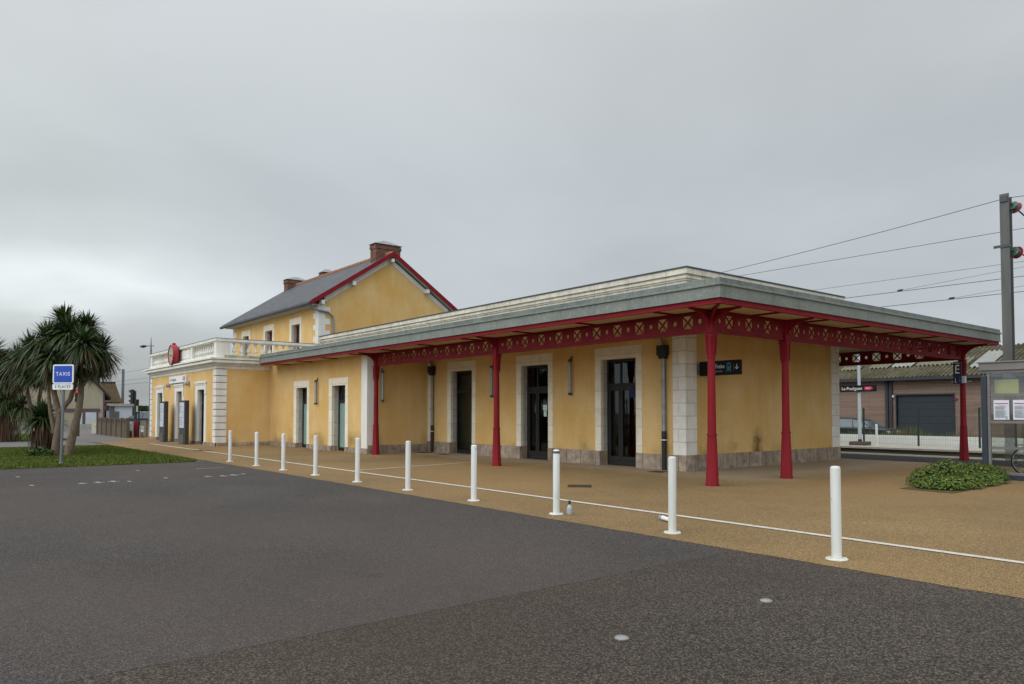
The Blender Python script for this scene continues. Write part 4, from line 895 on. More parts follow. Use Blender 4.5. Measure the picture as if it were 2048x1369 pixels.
# ------------------------------------------------------------------ shrub bed on the right
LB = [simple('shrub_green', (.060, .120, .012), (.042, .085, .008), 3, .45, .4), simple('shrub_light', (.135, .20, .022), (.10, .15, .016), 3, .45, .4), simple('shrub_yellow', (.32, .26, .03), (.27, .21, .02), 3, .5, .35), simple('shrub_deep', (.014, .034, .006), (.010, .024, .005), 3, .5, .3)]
bed = [gnd(1797, 978), gnd(1905, 988), gnd(2020, 968), gnd(1930, 955)]
sheet('planting_bed', [(p.x, p.y) for p in bed], .008, simple('bed_soil', (.12, .09, .05), (.06, .075, .02), 8, .95, .1, 0, .5, 30))
t = thing('shrub', 'low spreading green shrub with yellowish tips beside the glass shelter', 'shrub', tuple(gnd(1912, 970)))
q = MB(); r_ = random.Random(9); lobes = []
for x, y, h, r in ((1850, 972, .44, .42), (1880, 966, .56, .50), (1900, 963, .60, .55), (1925, 964, .42, .5), (1950, 962, .50, .50), (1975, 960, .40, .5), (1895, 980, .30, .42), (1925, 977, .30, .42), (1955, 971, .28, .45), (1985, 966, .25, .4), (1865, 978, .26, .38)):
    b = gnd(x, y); lobes.append((b, h*.74, r*.80))
for (b, h, r) in lobes:
    for k in range(800):
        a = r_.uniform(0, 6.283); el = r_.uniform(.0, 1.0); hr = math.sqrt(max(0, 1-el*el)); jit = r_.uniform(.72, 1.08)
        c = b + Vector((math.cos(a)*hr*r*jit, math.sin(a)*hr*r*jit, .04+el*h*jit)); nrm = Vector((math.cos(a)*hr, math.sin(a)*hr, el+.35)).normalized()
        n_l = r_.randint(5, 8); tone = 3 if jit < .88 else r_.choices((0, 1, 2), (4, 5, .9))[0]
        tx = nrm.cross(Vector((.3, .2, .9))).normalized(); ty = nrm.cross(tx)
        for j in range(n_l):
            aj = 6.283*j/n_l + r_.uniform(-.3, .3); d = (tx*math.cos(aj)+ty*math.sin(aj))*.85 + nrm*r_.uniform(.35, .9); d.normalize(); ln = r_.uniform(.020, .040); sd_ = d.cross(nrm).normalized()*ln*.24
            q.cur = tone if r_.random() < .8 else r_.choice((0, 1)); q.add([c, c+d*ln*.55+sd_, c+d*ln, c+d*ln*.55-sd_], [(0, 1, 2, 3)])
q.build('foliage', LB, t)
q = MB()
for (b, h, r) in lobes:
    for k in range(5):
        a = r_.uniform(0, 6.28); q.tube([b, b+Vector((math.cos(a)*r*.4, math.sin(a)*r*.4, h*.75))], [.012, .006], 5)
each(q, 'stem', BARK, t)

# ------------------------------------------------------------------ glass shelter on the right, with a bicycle
SF = simple('shelter_frame', (.20, .185, .17), (.16, .15, .14), 3, .45, .4, .2); SP = simple('shelter_post_blue', (.035, .042, .058), (.028, .034, .048), 3, .45, .4)
X0, X1, Y0, Y1 = -6.58, -2.6, 19.5, 22.0
t = thing('shelter', 'grey framed glass shelter at the right edge of the photo', 'shelter', (X0, Y0, 0))
q = MB(); q.box(X0-.16, X1, Y0-.06, Y1+.1, 2.53, 2.70); q.box(X0-.19, X1, Y0-.09, Y1+.13, 2.70, 2.735); q.box(X0-.12, X1, Y0-.02, Y0+.05, 2.46, 2.53); q.build('roof', SF, t, bevel=.006)
q = MB()
for x in (X0, X0+1.5, X0+3.0): q.box(x, x+.055, Y0-.02, Y0+.04, .12, 2.46)
for z in (1.93, 1.30, .70, .12): q.box(X0+.056, X1, Y0-.025, Y0+.03, z, z+.06)
q.box(X0-.10, X0-.07, Y0+.02, Y0+.08, 2.40, 2.53); q.box(X0-.04, X0-.01, Y0+.02, Y0+.08, 2.40, 2.53)
for x in (X0+.05, X0+2.2): q.box(x, x+.06, Y1-.05, Y1+.01, .1, 2.5)
each(q, 'frame_bar', SF, t)
q = MB(); q.box(X0-.14, X0-.02, Y0-.01, Y0+.16, 0, 2.40); q.build('post', SP, t, bevel=.008)
q = MB(); q.box(X0-.02, X1, Y0-.03, Y0+.05, .0, .11); q.box(X0, X1, Y0+.051, Y1, .0, .06); q.build('base', SP, t)
for z0, z1 in ((1.99, 2.46), (1.36, 1.93), (.76, 1.30), (.18, .70)):
    q = MB(); q.box(X0+.056, X1, Y0, Y0+.008, z0, z1); q.build('glass_pane', SHGLASS, t)
q = MB(); q.box(X0+.02, X0+.03, Y0+.18, Y1-.06, .15, 2.4); q.build('glass_pane', SHGLASS, t)
q = MB(); q.box(X0+.07, X0+.56, Y0+.22, Y0+.235, 1.97, 2.32); tag(q.build('notice_board', simple('faded_yellow_panel', (.58, .53, .19), (.50, .46, .16), 3, .4, .4)), 'faded yellow panel hanging high inside the glass shelter', 'panel')
REDP = simple('notice_red', (.50, .02, .03), (.46, .02, .03), 5)
for i, x in enumerate((X0+.13, X0+.52)):
    tn = thing('paper_notice', ('left of two printed white notices with a red band on the shelter glass', 'right of two printed white notices with a red band, cut by the photo edge')[i], 'notice', (x, Y0-.03, 1.38), 'printed notices on the shelter')
    q = MB(); q.box(x, x+.315, Y0-.034, Y0-.031, 1.385, 1.835); q.build('sheet', simple('notice_paper', (.66, .69, .74), (.62, .65, .70), 5, .5), tn)
    q = MB(); q.box(x+.025, x+.295, Y0-.0365, Y0-.0345, 1.745, 1.765); q.build('red_band', REDP, tn)
    q = MB(); r_ = random.Random(i)
    for k in range(22):
        z = 1.72-k*.0135
        if k in (1, 8): continue
        q.box(x+.03+(.06 if k == 0 else 0), x+.03+(.20 if k == 0 else r_.uniform(.15, .26)), Y0-.0365, Y0-.0345, z-.006, z)
    q.box(x+.25, x+.28, Y0-.0365, Y0-.0345, 1.40, 1.42); q.build('print_lines', INK, tn)
t = thing('bicycle', 'dark bicycle parked inside the glass shelter', 'bicycle', (-6.03, 20.25, .06)); bx, by, bz = -6.03, 20.25, .06
def wheel(x):
    q = MB(); K = 36; P = [(x+.33*math.cos(2*math.pi*k/K), by, bz+.345+.33*math.sin(2*math.pi*k/K)) for k in range(K+1)]; q.tube(P, .019, 8, False); tyre = q.build('wheel', BLACK, t, smooth=True)
    q = MB(); P = [(x+.305*math.cos(2*math.pi*k/K), by, bz+.345+.305*math.sin(2*math.pi*k/K)) for k in range(K+1)]; q.tube(P, .009, 6, False)
    for k in range(18): a = 2*math.pi*k/18; q.tube([(x+.02*math.cos(a+.6), by+.015*(-1)**k, bz+.345+.02*math.sin(a+.6)), (x+.30*math.cos(a), by, bz+.345+.30*math.sin(a))], .0022, 3)
    q.lathe((x, by-.04, bz+.345), [(.025, 0), (.025, .08)], 8, 0, 'y'); q.build('rim', LIGHTGREY, tyre, smooth=True)
wheel(bx); wheel(bx+1.05)
q = MB(); bb = (bx+.43, by, bz+.30); sp_ = (bx+.30, by, bz+.78); hd_ = (bx+.86, by, bz+.80); hd2 = (bx+.88, by, bz+.68); r0 = (bx, by, bz+.345)
for a, b in ((bb, sp_), (sp_, hd_), (bb, hd2), (r0, bb), (r0, sp_), (hd_, (bx+1.05, by, bz+.345)), (sp_, (bx+.26, by, bz+.92)), (hd_, (bx+.83, by, bz+1.0))): q.tube([a, b], .017, 8)
q.build('frame', BLACK, t, smooth=True)
q = MB(); q.tube([(bx+.10, by, bz+.95), (bx+.24, by, bz+.955), (bx+.38, by, bz+.94)], [.075, .06, .02], 10); q.build('saddle', BLACK, t, smooth=True)
q = MB(); q.tube([(bx+.70, by-.28, bz+1.02), (bx+.83, by-.1, bz+1.03), (bx+.83, by+.1, bz+1.03), (bx+.70, by+.28, bz+1.02)], .014, 8); q.build('handlebar', GREYP, t)
q = MB(); q.box(bx-.25, bx+.22, by-.06, by+.06, bz+.72, bz+.735); q.box(bx-.02, bx+.0, by-.05, by-.04, bz+.36, bz+.72); q.build('luggage_rack', BLACK, t)
q = MB(); q.lathe((bb[0], by-.06, bb[2]), [(.09, 0), (.09, .01)], 16, 0, 'y'); q.box(bb[0]-.012, bb[0]+.012, by-.09, by-.07, bb[2]-.17, bb[2]); q.box(bb[0]-.05, bb[0]+.05, by-.16, by-.07, bb[2]-.18, bb[2]-.16); q.build('crank', GREYP, t)
# platform letter sign on the far column
t = thing('platform_letter_sign', 'narrow dark blue sign with a white letter E on the far red column', 'sign', (-9.68, 26.25, 2.5)); NAVY = simple('sign_navy', (.020, .030, .048), (.016, .024, .04), 3, .4, .4)
q = MB(); q.box(-9.80, -9.56, 26.14, 26.19, 2.47, 3.19); q.build('panel', NAVY, t)
text('E', .40, (-9.68, 26.135, 2.93), ROT_F, WTXT, t, 'lettering', 'CENTER', .002, .75); text('Rep\u00e8re', .07, (-9.68, 26.135, 3.14), ROT_F, WTXT, t, 'small_lettering', 'CENTER', .001, .7)
q = MB(); q.box(-9.75, -9.735, 26.133, 26.138, 2.52, 2.60); q.box(-9.75, -9.70, 26.132, 26.137, 2.515, 2.53)
for k in range(3): q.box(-9.745+k*.001, -9.73, 26.132, 26.137, 2.60+k*.03, 2.615+k*.03)
q.build('arrow', WTXT, t)
q = MB(); q.box(-9.62, -9.59, 26.133, 26.138, 2.54, 2.62); q.box(-9.61, -9.59, 26.133, 26.138, 2.66, 2.70); q.build('pictogram', BLU, t)
q = MB(); q.box(-9.555, -9.47, 26.15, 26.30, 2.50, 2.72); q.build('bracket', LIGHTGREY, t)

# ------------------------------------------------------------------ overhead line
t = thing('catenary_mast', 'tall grey steel overhead line mast beside the canopy end', 'mast', (-8.08, 25.75, 0)); mx_, my_ = -8.08, 25.72; MST = simple('mast_steel', (.135, .130, .122), (.095, .092, .088), 4, .6, .4, .2, .1, 25, True); MSB = simple('mast_blue_edge', (.10, .115, .16), (.08, .09, .13), 4, .6, .4, .2)
q = MB(); q.box(mx_-.125, mx_+.125, my_-.13, my_-.105, 0, 8.2); q.box(mx_-.125, mx_+.125, my_+.105, my_+.13, 0, 8.12); q.box(mx_-.01, mx_+.01, my_-.105, my_+.105, 0, 8.15); q.build('post', MST, t)
q = MB(); q.box(mx_-.30, mx_+.16, my_-.16, my_-.131, 6.56, 6.64); q.box(mx_-.10, mx_+.1, my_-.17, my_-.131, 7.95, 8.12); q.build('bracket', CAPZ, t)
GRI = simple('insulator_green', (.10, .17, .12), (.07, .12, .09), 4, .2, .5); RDI = simple('insulator_red', (.30, .03, .045), (.24, .02, .035), 4, .3, .5)
for (z, dz) in ((7.88, -1), (6.45, -.35)):
    d = Vector((.30, .90, .5*dz)).normalized(); p = Vector((mx_+.13, my_+.02, z))
    q = MB()
    for k in range(3): q.tube([p+d*(.06+k*.07), p+d*(.08+k*.07), p+d*(.115+k*.07)], [.07, .15-.02*k, .06], 18)
    q.build('insulator', GRI, t, smooth=True)
    q = MB(); q.tube([p+d*.22, p+d*.25, p+d*.32], [.19, .18, .05], 20); q.build('insulator_cap', RDI, t, smooth=True)
    q = MB(); q.tube([p, p+d*.30, p+d*(3.3 if dz < -.5 else 3.6)], .022, 8); q.build('strut', CAPZ, t)
WIRE = simple('wire', (.03, .03, .032), (.025, .025, .027), 2, .5, .3)
def wire(p, r, lb): q = MB(); q.tube(p, r, 5); tag(q.build('overhead_wire', WIRE), lb, 'wire', 'overhead line wires')
def sag(x0, x1, Y, z0, z1, s_, n=24): return [(x0+(x1-x0)*k/n, Y, z0+(z1-z0)*k/n - s_*4*(k/n)*(1-k/n)) for k in range(n+1)]
wire(sag(mx_, -58, 25.78, 8.1, 8.1, 1.15), .010, 'uppermost wire, running from the top of the grey mast')
wire(sag(mx_, 45, 25.78, 8.1, 8.1, 1.1), .010, 'uppermost wire on the right side of the grey mast')
wire(sag(40, -75, 30.3, 8.3, 8.3, .25), .010, 'second wire from the top, passing behind the grey mast')
wire(sag(40, -75, 30.3, 6.98, 6.98, .1), .007, 'thin third wire from the top')
wire(sag(40, -75, 30.3, 6.38, 6.38, .02), .011, 'fourth wire from the top, with one clamp on it')
wire(sag(40, -75, 30.3, 5.84, 5.84, .02), .011, 'lowest wire, with a clamp near the mast')
wire([(-13.24, 30.3, 6.40), (-9, 30.3, 6.69), (40, 30.3, 10.2)], .006, 'thin stay wire rising right from the clamp on the fourth wire')
wire([(-11.37, 30.3, 5.85), (-9, 30.3, 6.02), (40, 30.3, 9.5)], .006, 'thin stay wire rising right from the clamp on the lowest wire')
for x, z, lb in ((-13.24, 6.385, 'small dark clamp on the fourth wire'), (-11.37, 5.845, 'small dark clamp on the lowest wire')):
    q = MB(); q.box(x-.09, x+.09, 30.275, 30.325, z-.03, z+.03); q.box(x-.05, x+.12, 30.28, 30.32, z+.03, z+.05); tag(q.build('wire_clamp', BLACK), lb, 'clamp', 'clamps on the wires')

# ------------------------------------------------------------------ far platform
t = thing('platform_name_sign', 'black station name sign on a pale pole across the track', 'sign', (-16.72, 33.8, .045)); sp0 = onY(1720, 880, 33.8); sx_ = sp0.x
q = MB(); q.lathe((sx_, 33.8, .2), [(.08, 0), (.078, 1.2), (.055, 4.6)], 14); q.build('pole', LIGHTGREY, t, smooth=True)
q = MB(); q.lathe((sx_, 33.8, .2), [(.085, 0), (.085, .12)], 14); q.build('collar', BLACK, t)
q = MB(); q.box(sx_-.38, sx_+.38, 33.5, 34.1, .046, .22); q.build('footing', simple('brown_footing', (.12, .095, .075), (.09, .07, .055), 6, .9, .15, 0, .3, 30), t, bevel=.03)
xa, xb = onY(1681, 780, 33.7).x, onY(1753, 775, 33.7).x
q = MB(); q.box(xa, xb, 33.66, 33.71, 2.50, 2.80); q.build('panel', BLK, t)
text('Le Pouliguen', .205, (xa+.08, 33.655, 2.65), ROT_F, WTXT, t, 'lettering', sx=.92)
q = MB(); lx = xb-.36; q.prism([(lx-.20, 2.72), (lx+.10, 2.745), (lx+.22, 2.68), (lx+.20, 2.60), (lx+.08, 2.565), (lx-.18, 2.575), (lx-.14, 2.64)], lambda u, v, tt: (u, tt, v), 33.650, 33.656); q.build('logo', simple('logo_red', (.55, .03, .06), (.42, .02, .16), 8, .5), t)
text('SNCF', .10, (lx-.01, 33.647, 2.65), ROT_F, WTXT, t, 'logo_lettering', 'CENTER')
p = onY(1754, 893, 33.4); bollard(p.x, 33.4, 'white bollard on the far platform beside the station name sign', .045, grp='bollard across the track'); 
q = MB(); q.box(-60, 45, 36.5, 36.75, -.012, .45); tag(q.build('low_wall', simple('white_wall', (.68, .67, .62), (.60, .59, .54), .6, .85, .2, 0, .1, 20, False)), 'low white boundary wall behind the green mesh fence', 'wall')
GRN = simple('fence_green', (.012, .040, .026), (.01, .032, .02), 4, .5, .4)
t = thing('mesh_fence', 'dark green welded mesh fence along the far platform', 'fence', (-14.6, 35.0, .045)); fx = [-26.9+2.42*i for i in range(11)]; fx = [-14.6+2.46*(i-4) for i in range(11)]
for x in fx:
    q = MB(); q.box(x-.035, x+.035, 34.97, 35.03, .046, 1.74); q.box(x-.04, x+.04, 34.965, 35.035, 1.74, 1.755); q.build('post', GRN, t)
for a, b in zip(fx[:-1], fx[1:]):
    q = MB(); n = int((b-a-.1)/.10)
    for k in range(1, n+1): x = a+.05+k*(b-a-.1)/(n+1); q.box(x-.002, x+.002, 34.957, 34.961, .10, 1.70)
    for z in (.12, .35, .60, .85, 1.1, 1.35, 1.68): q.box(a+.036, b-.036, 34.962, 34.969, z-.002, z+.002)
    q.build('mesh_panel', GRN, t)
VG = [simple('verge_olive', (.13, .13, .045), (.10, .10, .03)), simple('verge_straw', (.20, .165, .085), (.17, .14, .07)), simple('verge_green', (.065, .09, .025), (.05, .07, .02))]
q = MB(); r_ = random.Random(21)
for k in range(9000):
    x = r_.uniform(-24, -6); y = r_.uniform(37.0, 38.6); dens = .5+.5*math.sin(x*1.9+1)*math.sin(x*.7+.4); 
    if r_.random() > .35+.65*dens: continue
    h = r_.uniform(.3, .95)*(.55+.55*dens); a = r_.uniform(0, 6.28); wd = .016; lx, ly = r_.uniform(-.25, .25), r_.uniform(-.2, .2); q.cur = r_.choices((0, 1, 2), (4, 2, 3))[0]
    q.add([(x-wd*math.cos(a), y-wd*math.sin(a), 0), (x+wd*math.cos(a), y+wd*math.sin(a), 0), (x+lx, y+ly, h)], [(0, 1, 2)])
q.build('verge_grass', VG, kind='stuff')

# ------------------------------------------------------------------ warehouse
def clad():
    q = Mt('timber_cladding').objco(); x, y, z = q.sep(); b = q.n('ShaderNodeTexBrick', offset=.37, offset_frequency=3); q.l(q.comb(x, z), b.inputs['Vector'])
    for k, val in (('Scale', 1.0), ('Mortar Size', .006), ('Bias', 0), ('Brick Width', 2.3), ('Row Height', .11)): b.inputs[k].default_value = val
    b.inputs['Color1'].default_value = (.27, .18, .14, 1); b.inputs['Color2'].default_value = (.175, .122, .098, 1); b.inputs['Mortar'].default_value = (.05, .03, .022, 1)
    n = q.mr(q.noise(1.3, 5, .65, q.scaled((.6, 1, 7))), .35, .68); c = q.mix(q.math('MULTIPLY', n, .5), b.outputs[0], (.25, .17, .125))
    q.col(c); return q.p(.85, .15)
def mossroof():
    q = Mt('mossy_corrugated_sheet').objco(); f = q.mr(q.noise(.9, 6, .7), .38, .62); c = q.mix(f, (.135, .118, .088), (.062, .058, .034)); c = q.mix(q.mr(q.noise(5, 5, .7), .5, .7, 0, .8), c, (.20, .165, .055)); c = q.mix(q.mr(q.noise(3.1, 5, .7), .57, .72, 0, .6), c, (.24, .23, .20)); wv = q.math('SINE', q.math('MULTIPLY', q.sep()[0], 6.2832/((RWH-LWH+.6)/192)), 0); c = q.mix(q.mr(wv, -.5, .6, 0, .8), c, (.035, .033, .018)); q.col(c); return q.p(.95, .1)  # dark rib stripes: dirt plus the corrugation's shade painted into the colour
LWH, RWH = -38., 10.
CLAD, MOSS = clad(), mossroof()
t = thing('warehouse', 'timber clad warehouse with mossy corrugated roof across the track', 'warehouse', (0, 0, 0))
LW, RW, ZV = LWH, RWH, 3.62; dep = 11.; YWH = 48.
lx0 = lambda px_, y_=0.: onY(px_, 800, YWH+y_).x
da, db = lx0(1793), lx0(1908)
q = MB(); q.box(LW, da, 0, .3, 0, ZV); q.box(da, db, 0, .3, 2.62, ZV); q.box(db, RW, 0, .3, 0, ZV); q.box(LW, LW+.3, .3, dep, 0, ZV); q.box(RW-.3, RW, .3, dep, 0, ZV)
for xx in (LW, RW-.3): q.prism([(.3, ZV), (dep, ZV), (dep/2, ZV+2.0)], lambda u, v, tt: (tt, u, v), xx, xx+.3)
q.box(LW+.3, RW-.3, dep-.3, dep, 0, ZV); q.build('wall', CLAD, t)
q = MB(); q.box(da-.06, da, -.03, .3, 0, 2.62); q.box(db, db+.06, -.03, .3, 0, 2.62); q.box(da-.06, db+.06, -.035, .3, 2.62, 2.70)
for k in range(6): q.box(da, db, .13+.002*(k % 2), .17, k*.437, (k+1)*.437-.01)
q.build('sectional_door', simple('anthracite_door', (.028, .034, .042), (.024, .029, .036), 2, .5, .35), t)
q = MB(); nx_ = 192*4; vs = []; fs = []
prs = [(-.55, ZV+.10), (dep/2, ZV+2.22), (dep+.5, ZV+.1)]
for k in range(nx_+1):
    x = LW-.3+(RW-LW+.6)*k/nx_; wv = .06*math.cos(2*math.pi*k/4)
    vs += [(x, u, v+wv) for u, v in prs]
fs = [(k*3+j, (k+1)*3+j, (k+1)*3+j+1, k*3+j+1) for k in range(nx_) for j in range(2)]
q.add(vs, fs); RFW = q.build('roof', MOSS, t)
sl = (2.22-.10)/(dep/2+.55)
for (px_, py_, w_, h_, mt_) in ((1682, 746, 1.3, .7, 0), (1738, 744, 1.3, .8, 0), (1784, 743, 1.3, .8, 1), (1833, 742, 1.4, 1.4, 0), (1886, 741, 1.5, 1.2, 0), (1941, 752, 1.0, 3.2, 1)):
    y = (762-py_)/70*5.5; x = lx0(px_, y); q = MB(); vs = []; K = max(2, int(w_/.0633)); 
    for k in range(K+1):
        xx = x+w_*k/K; wv = .06*math.cos(2*math.pi*(k/4+.0))+.075
        for yy in (y, y+h_): vs.append((xx, yy, ZV+.10+(yy+.55)*sl+wv))
    q.add(vs, [(2*k, 2*k+2, 2*k+3, 2*k+1) for k in range(K)]); q.build('skylight', simple('skylight_sheet', ((.20, .19, .13), (.34, .35, .33))[mt_], ((.15, .14, .09), (.26, .26, .24))[mt_], 6, .6, .3), RFW)
q = MB(); q.box(LW-.3, RW+.3, -.68, -.52, ZV-.08, ZV+.10); q.box(LW-.3, RW+.3, -.52, -.005, ZV-.02, ZV+.02); q.build('gutter', simple('anthracite_gutter', (.035, .037, .04), (.028, .03, .033), 3, .5, .35), t)
q = MB(); 
for dx in (-.13, .13): q.box(lx0(1779)+dx-.085, lx0(1779)+dx+.085, -.14, -.002, 0, ZV-.02)
q.build('downpipe', simple('anthracite_pipe', (.035, .037, .04), (.028, .03, .033), 3, .5, .35), t)
q = MB(); q.box(lx0(1787)-.06, lx0(1787)+.06, -.12, -.002, 2.5, 2.62); q.build('wall_light', WHITE, t)
q = MB(); q.box(lx0(1912)-.06, lx0(1912)+.08, -.09, -.002, 2.28, 2.40); q.build('alarm_box', simple('faded_red', (.20, .02, .02), (.16, .02, .02)), t)
q = MB(); q.box(lx0(1904), lx0(1945), -.05, -.002, 3.36, 3.42); q.build('rail', LIGHTGREY, t)
t.location = (0, YWH, 0)

# ------------------------------------------------------------------ cars
def car(label, loc, rz, body, L_=4.2, h=1.5, grp=None, wag=.0, bars=False):
    t = thing('parked_car', label, 'car', (0, 0, 0), grp); wd = .86
    lo = [(-L_/2, .35), (-L_/2+.05, .75), (-L_/2+.15, .92), (-L_/2+1.05, .98), (L_/2-.4, .98+.02), (L_/2-.08, .9), (L_/2, .55), (L_/2-.05, .30), (-L_/2+.1, .28)]
    q = MB(); q.prism(lo, lambda u, v, tt: (u, tt, v), -wd, wd); q.build('body', simple('car_paint', body, tuple(k*.9 for k in body), 2, .25, .5), t, bevel=.05)
    up = [(-L_/2+.85, .97), (-L_/2+1.55, h-.10), (-L_/2+2.0, h), (L_/2-1.0-wag*-.5, h-.02), (L_/2-.55+wag*.3, h-.16), (L_/2-.18, .98)]
    K = len(up); vs = [(u, -wd*(.97 if v < 1.1 else .80), v) for u, v in up]+[(u, wd*(.97 if v < 1.1 else .80), v) for u, v in up]
    q = MB(); q.add(vs, [tuple(range(K))[::-1], tuple(range(K, 2*K))]+[(i, (i+1) % K, K+(i+1) % K, K+i) for i in range(K)]); q.build('cabin_glass', simple('car_glass', (.10, .13, .14), (.06, .08, .09), 1, .08, .6), t, bevel=.03)
    q = MB(); rf = [(-L_/2+1.5, h-.12), (-L_/2+2.0, h+.02), (L_/2-1.0, h), (L_/2-.6+wag*.3, h-.14)]
    q.prism([(u, v+.02) for u, v in rf]+[(u, v-.025) for u, v in rf[::-1]], lambda u, v, tt: (u, tt, v), -wd*.80, wd*.80)
    for u0, u1 in ((-L_/2+.85, -L_/2+1.55), (L_/2-.6, L_/2-.2), (-.1, .0)):
        for s_ in (1, -1): q.tube([(u0, s_*wd*.96, .98), (u1, s_*wd*.79, h-.10)], .035, 6)
    q.build('roof', simple('car_roof', body, tuple(k*.9 for k in body), 2, .25, .5), t)
    if bars: q = MB(); q.tube([(-.5, -.6, h+.08), (1.2, -.6, h+.07)], .03, 6); q.tube([(-.5, .6, h+.08), (1.2, .6, h+.07)], .03, 6); q.build('roof_bars', WHITE, t)
    for x in (-L_/2+.85, L_/2-.8):
        for s_ in (1, -1):
            q = MB(); q.lathe((x, s_*(wd-.09), .31), [(.31, -.1), (.315, 0), (.31, .1)], 20, 0, 'y'); wl = q.build('wheel', BLACK, t, smooth=True); q = MB(); q.lathe((x, s_*(wd-.09)+s_*.105, .31), [(.19, -.01), (.19, .01)], 14, 0, 'y'); q.build('rim', LIGHTGREY, wl)
    for s_ in (1, -1): q = MB(); q.box(-L_/2-.01, -L_/2+.12, s_*.62-.14, s_*.62+.14, .68, .82); q.build('headlight', LAMPG, t, bevel=.02)
    for s_ in (1, -1): q = MB(); q.box(L_/2-.12, L_/2+.0, s_*.68-.1, s_*.68+.1, .72, .92); q.build('tail_light', REDP, t, bevel=.02)
    t.location = loc; t.rotation_euler = (0, 0, rz); return t
p = at(1716, 850, 41.0); car('dark car behind the verge grass, left of the pale sign pole foot', (p.x, p.y, -.25), math.pi+R(2), (.025, .03, .035), 3.9, 1.48)
p = at(2024, 860, 43.0); car('silver car seen through the glass shelter', (p.x, p.y, -.25), R(4), (.30, .31, .32), 4.0, 1.45)
p = at(287, 850, 74.0); car('dark estate car with white roof bars behind the fence by the wing', (p.x, p.y, 0), math.atan2(RT.y, RT.x)+R(24), (.03, .032, .035), 4.4, 1.52, bars=True)

# ------------------------------------------------------------------ street on the left
FENC = simple('brown_concrete', (.135, .105, .078), (.09, .07, .05), 3, .9, .15, 0, .3, 20, True)
t = thing('concrete_fence', 'brown concrete panel fence with open slots along the top', 'fence', (-58.5, 9.8, 0)); xs = [-59.4+1.62*i for i in range(7)]
for x in xs:
    q = MB(); q.box(x-.09, x+.09, 9.72, 9.90, 0, 1.22); q.build('post', FENC, t, bevel=.015)
for a, b in zip(xs[:-1], xs[1:]):
    q = MB(); q.box(a+.09, b-.09, 9.78, 9.84, 0, .84); q.box(a+.09, b-.09, 9.77, 9.85, 1.10, 1.18); q.box(a+.09, b-.09, 9.765, 9.855, .80, .86); n = 7
    for k in range(n): x = a+.15+k*(b-a-.3)/(n-1); q.box(x-.055, x+.055, 9.79, 9.83, .86, 1.10)
    q.build('panel', FENC, t)
def cabinet(name, label, cat, pxl, pxr, yt, yb, D, mcol, extra=None):
    a, b = at(pxl, yb, D), at(pxr, yt, D); z0, z1 = max(0, a.z), b.z; w_ = (b-a).dot(RT); t = thing(name, label, cat, (a.x, a.y, z0)); yaw = math.atan2(RT.y, RT.x)
    q = MB(); OFF[t.name] = Vector(); q.box(0, w_, 0, w_*.7, 0, z1-z0-.04); q.build('body', mcol, t, bevel=.015); q = MB(); q.box(-.02, w_+.02, -.02, w_*.7+.02, z1-z0-.04, z1-z0); q.build('lid', mcol, t, bevel=.01)
    if extra: extra(t, w_, z1-z0)
    t.rotation_euler = (0, 0, yaw); return t
CREAM = simple('cream_cabinet', (.50, .46, .34), (.42, .38, .28), 4, .6, .3)
def slots(t, w_, h_):
    q = MB()
    for k in range(5): q.box(w_*.35+k*.1, w_*.35+k*.1+.06, -.008, -.001, h_*.52, h_*.56)
    q.build('vent', FENC, t)
cabinet('utility_cabinet', 'cream street cabinet at the left end of the brown fence', 'cabinet', 183, 199, 841, 868, 53, CREAM, slots)
def meter(t, w_, h_):
    q = MB(); q.box(w_*.2, w_*.4, -.008, -.001, h_*.72, h_*.86); q.box(w_*.6, w_*.8, -.008, -.001, h_*.72, h_*.86); q.build('window', GREYP, t); q = MB(); q.box(-.003, w_+.003, -.012, -.001, -.0+.0, h_*.42); q.build('base_panel', FENC, t)
cabinet('meter_box', 'white meter box with two small windows on a stone base', 'meter box', 256, 264, 844, 880, 46, simple('white_box', (.62, .64, .64), (.54, .56, .56), 4, .6, .3), meter)
cabinet('meter_box', 'pale meter box with dark open side next to the station wall', 'meter box', 281, 287, 853, 873, 45, simple('white_box_dirty', (.58, .60, .60), (.46, .48, .48), 4, .6, .3), meter)
cabinet('gate_post', 'broad stone gate post between the red post and the station wing', 'gate post', 280, 292, 842, 879, 46.5, simple('gate_stone', (.30, .26, .19), (.22, .19, .14), 3, .9, .15, 0, .3, 15))
cabinet('bollard_stone', 'short pale stone bollard at the foot of the brown fence', 'bollard', 244, 248.5, 864, 877, 47, CONC)
cabinet('red_cabinet', 'narrow dark red cabinet beside the white meter box', 'cabinet', 266, 275, 842, 880, 46.5, simple('dark_red', (.20, .012, .02), (.16, .01, .016), 3, .5, .35))
p = at(277, 880, 46); t = thing('sign_post', 'thin dark post with a small pale plate beside the red cabinet', 'sign post', (p.x, p.y, 0)); q = MB(); q.tube([(p.x, p.y, 0), (p.x, p.y, 1.98)], .045, 8); q.build('post', BLACK, t); q = MB(); q.box(p.x-.22, p.x+.05, p.y-.1, p.y-.07, 1.6, 1.96); q.build('plate', CREAM, t)
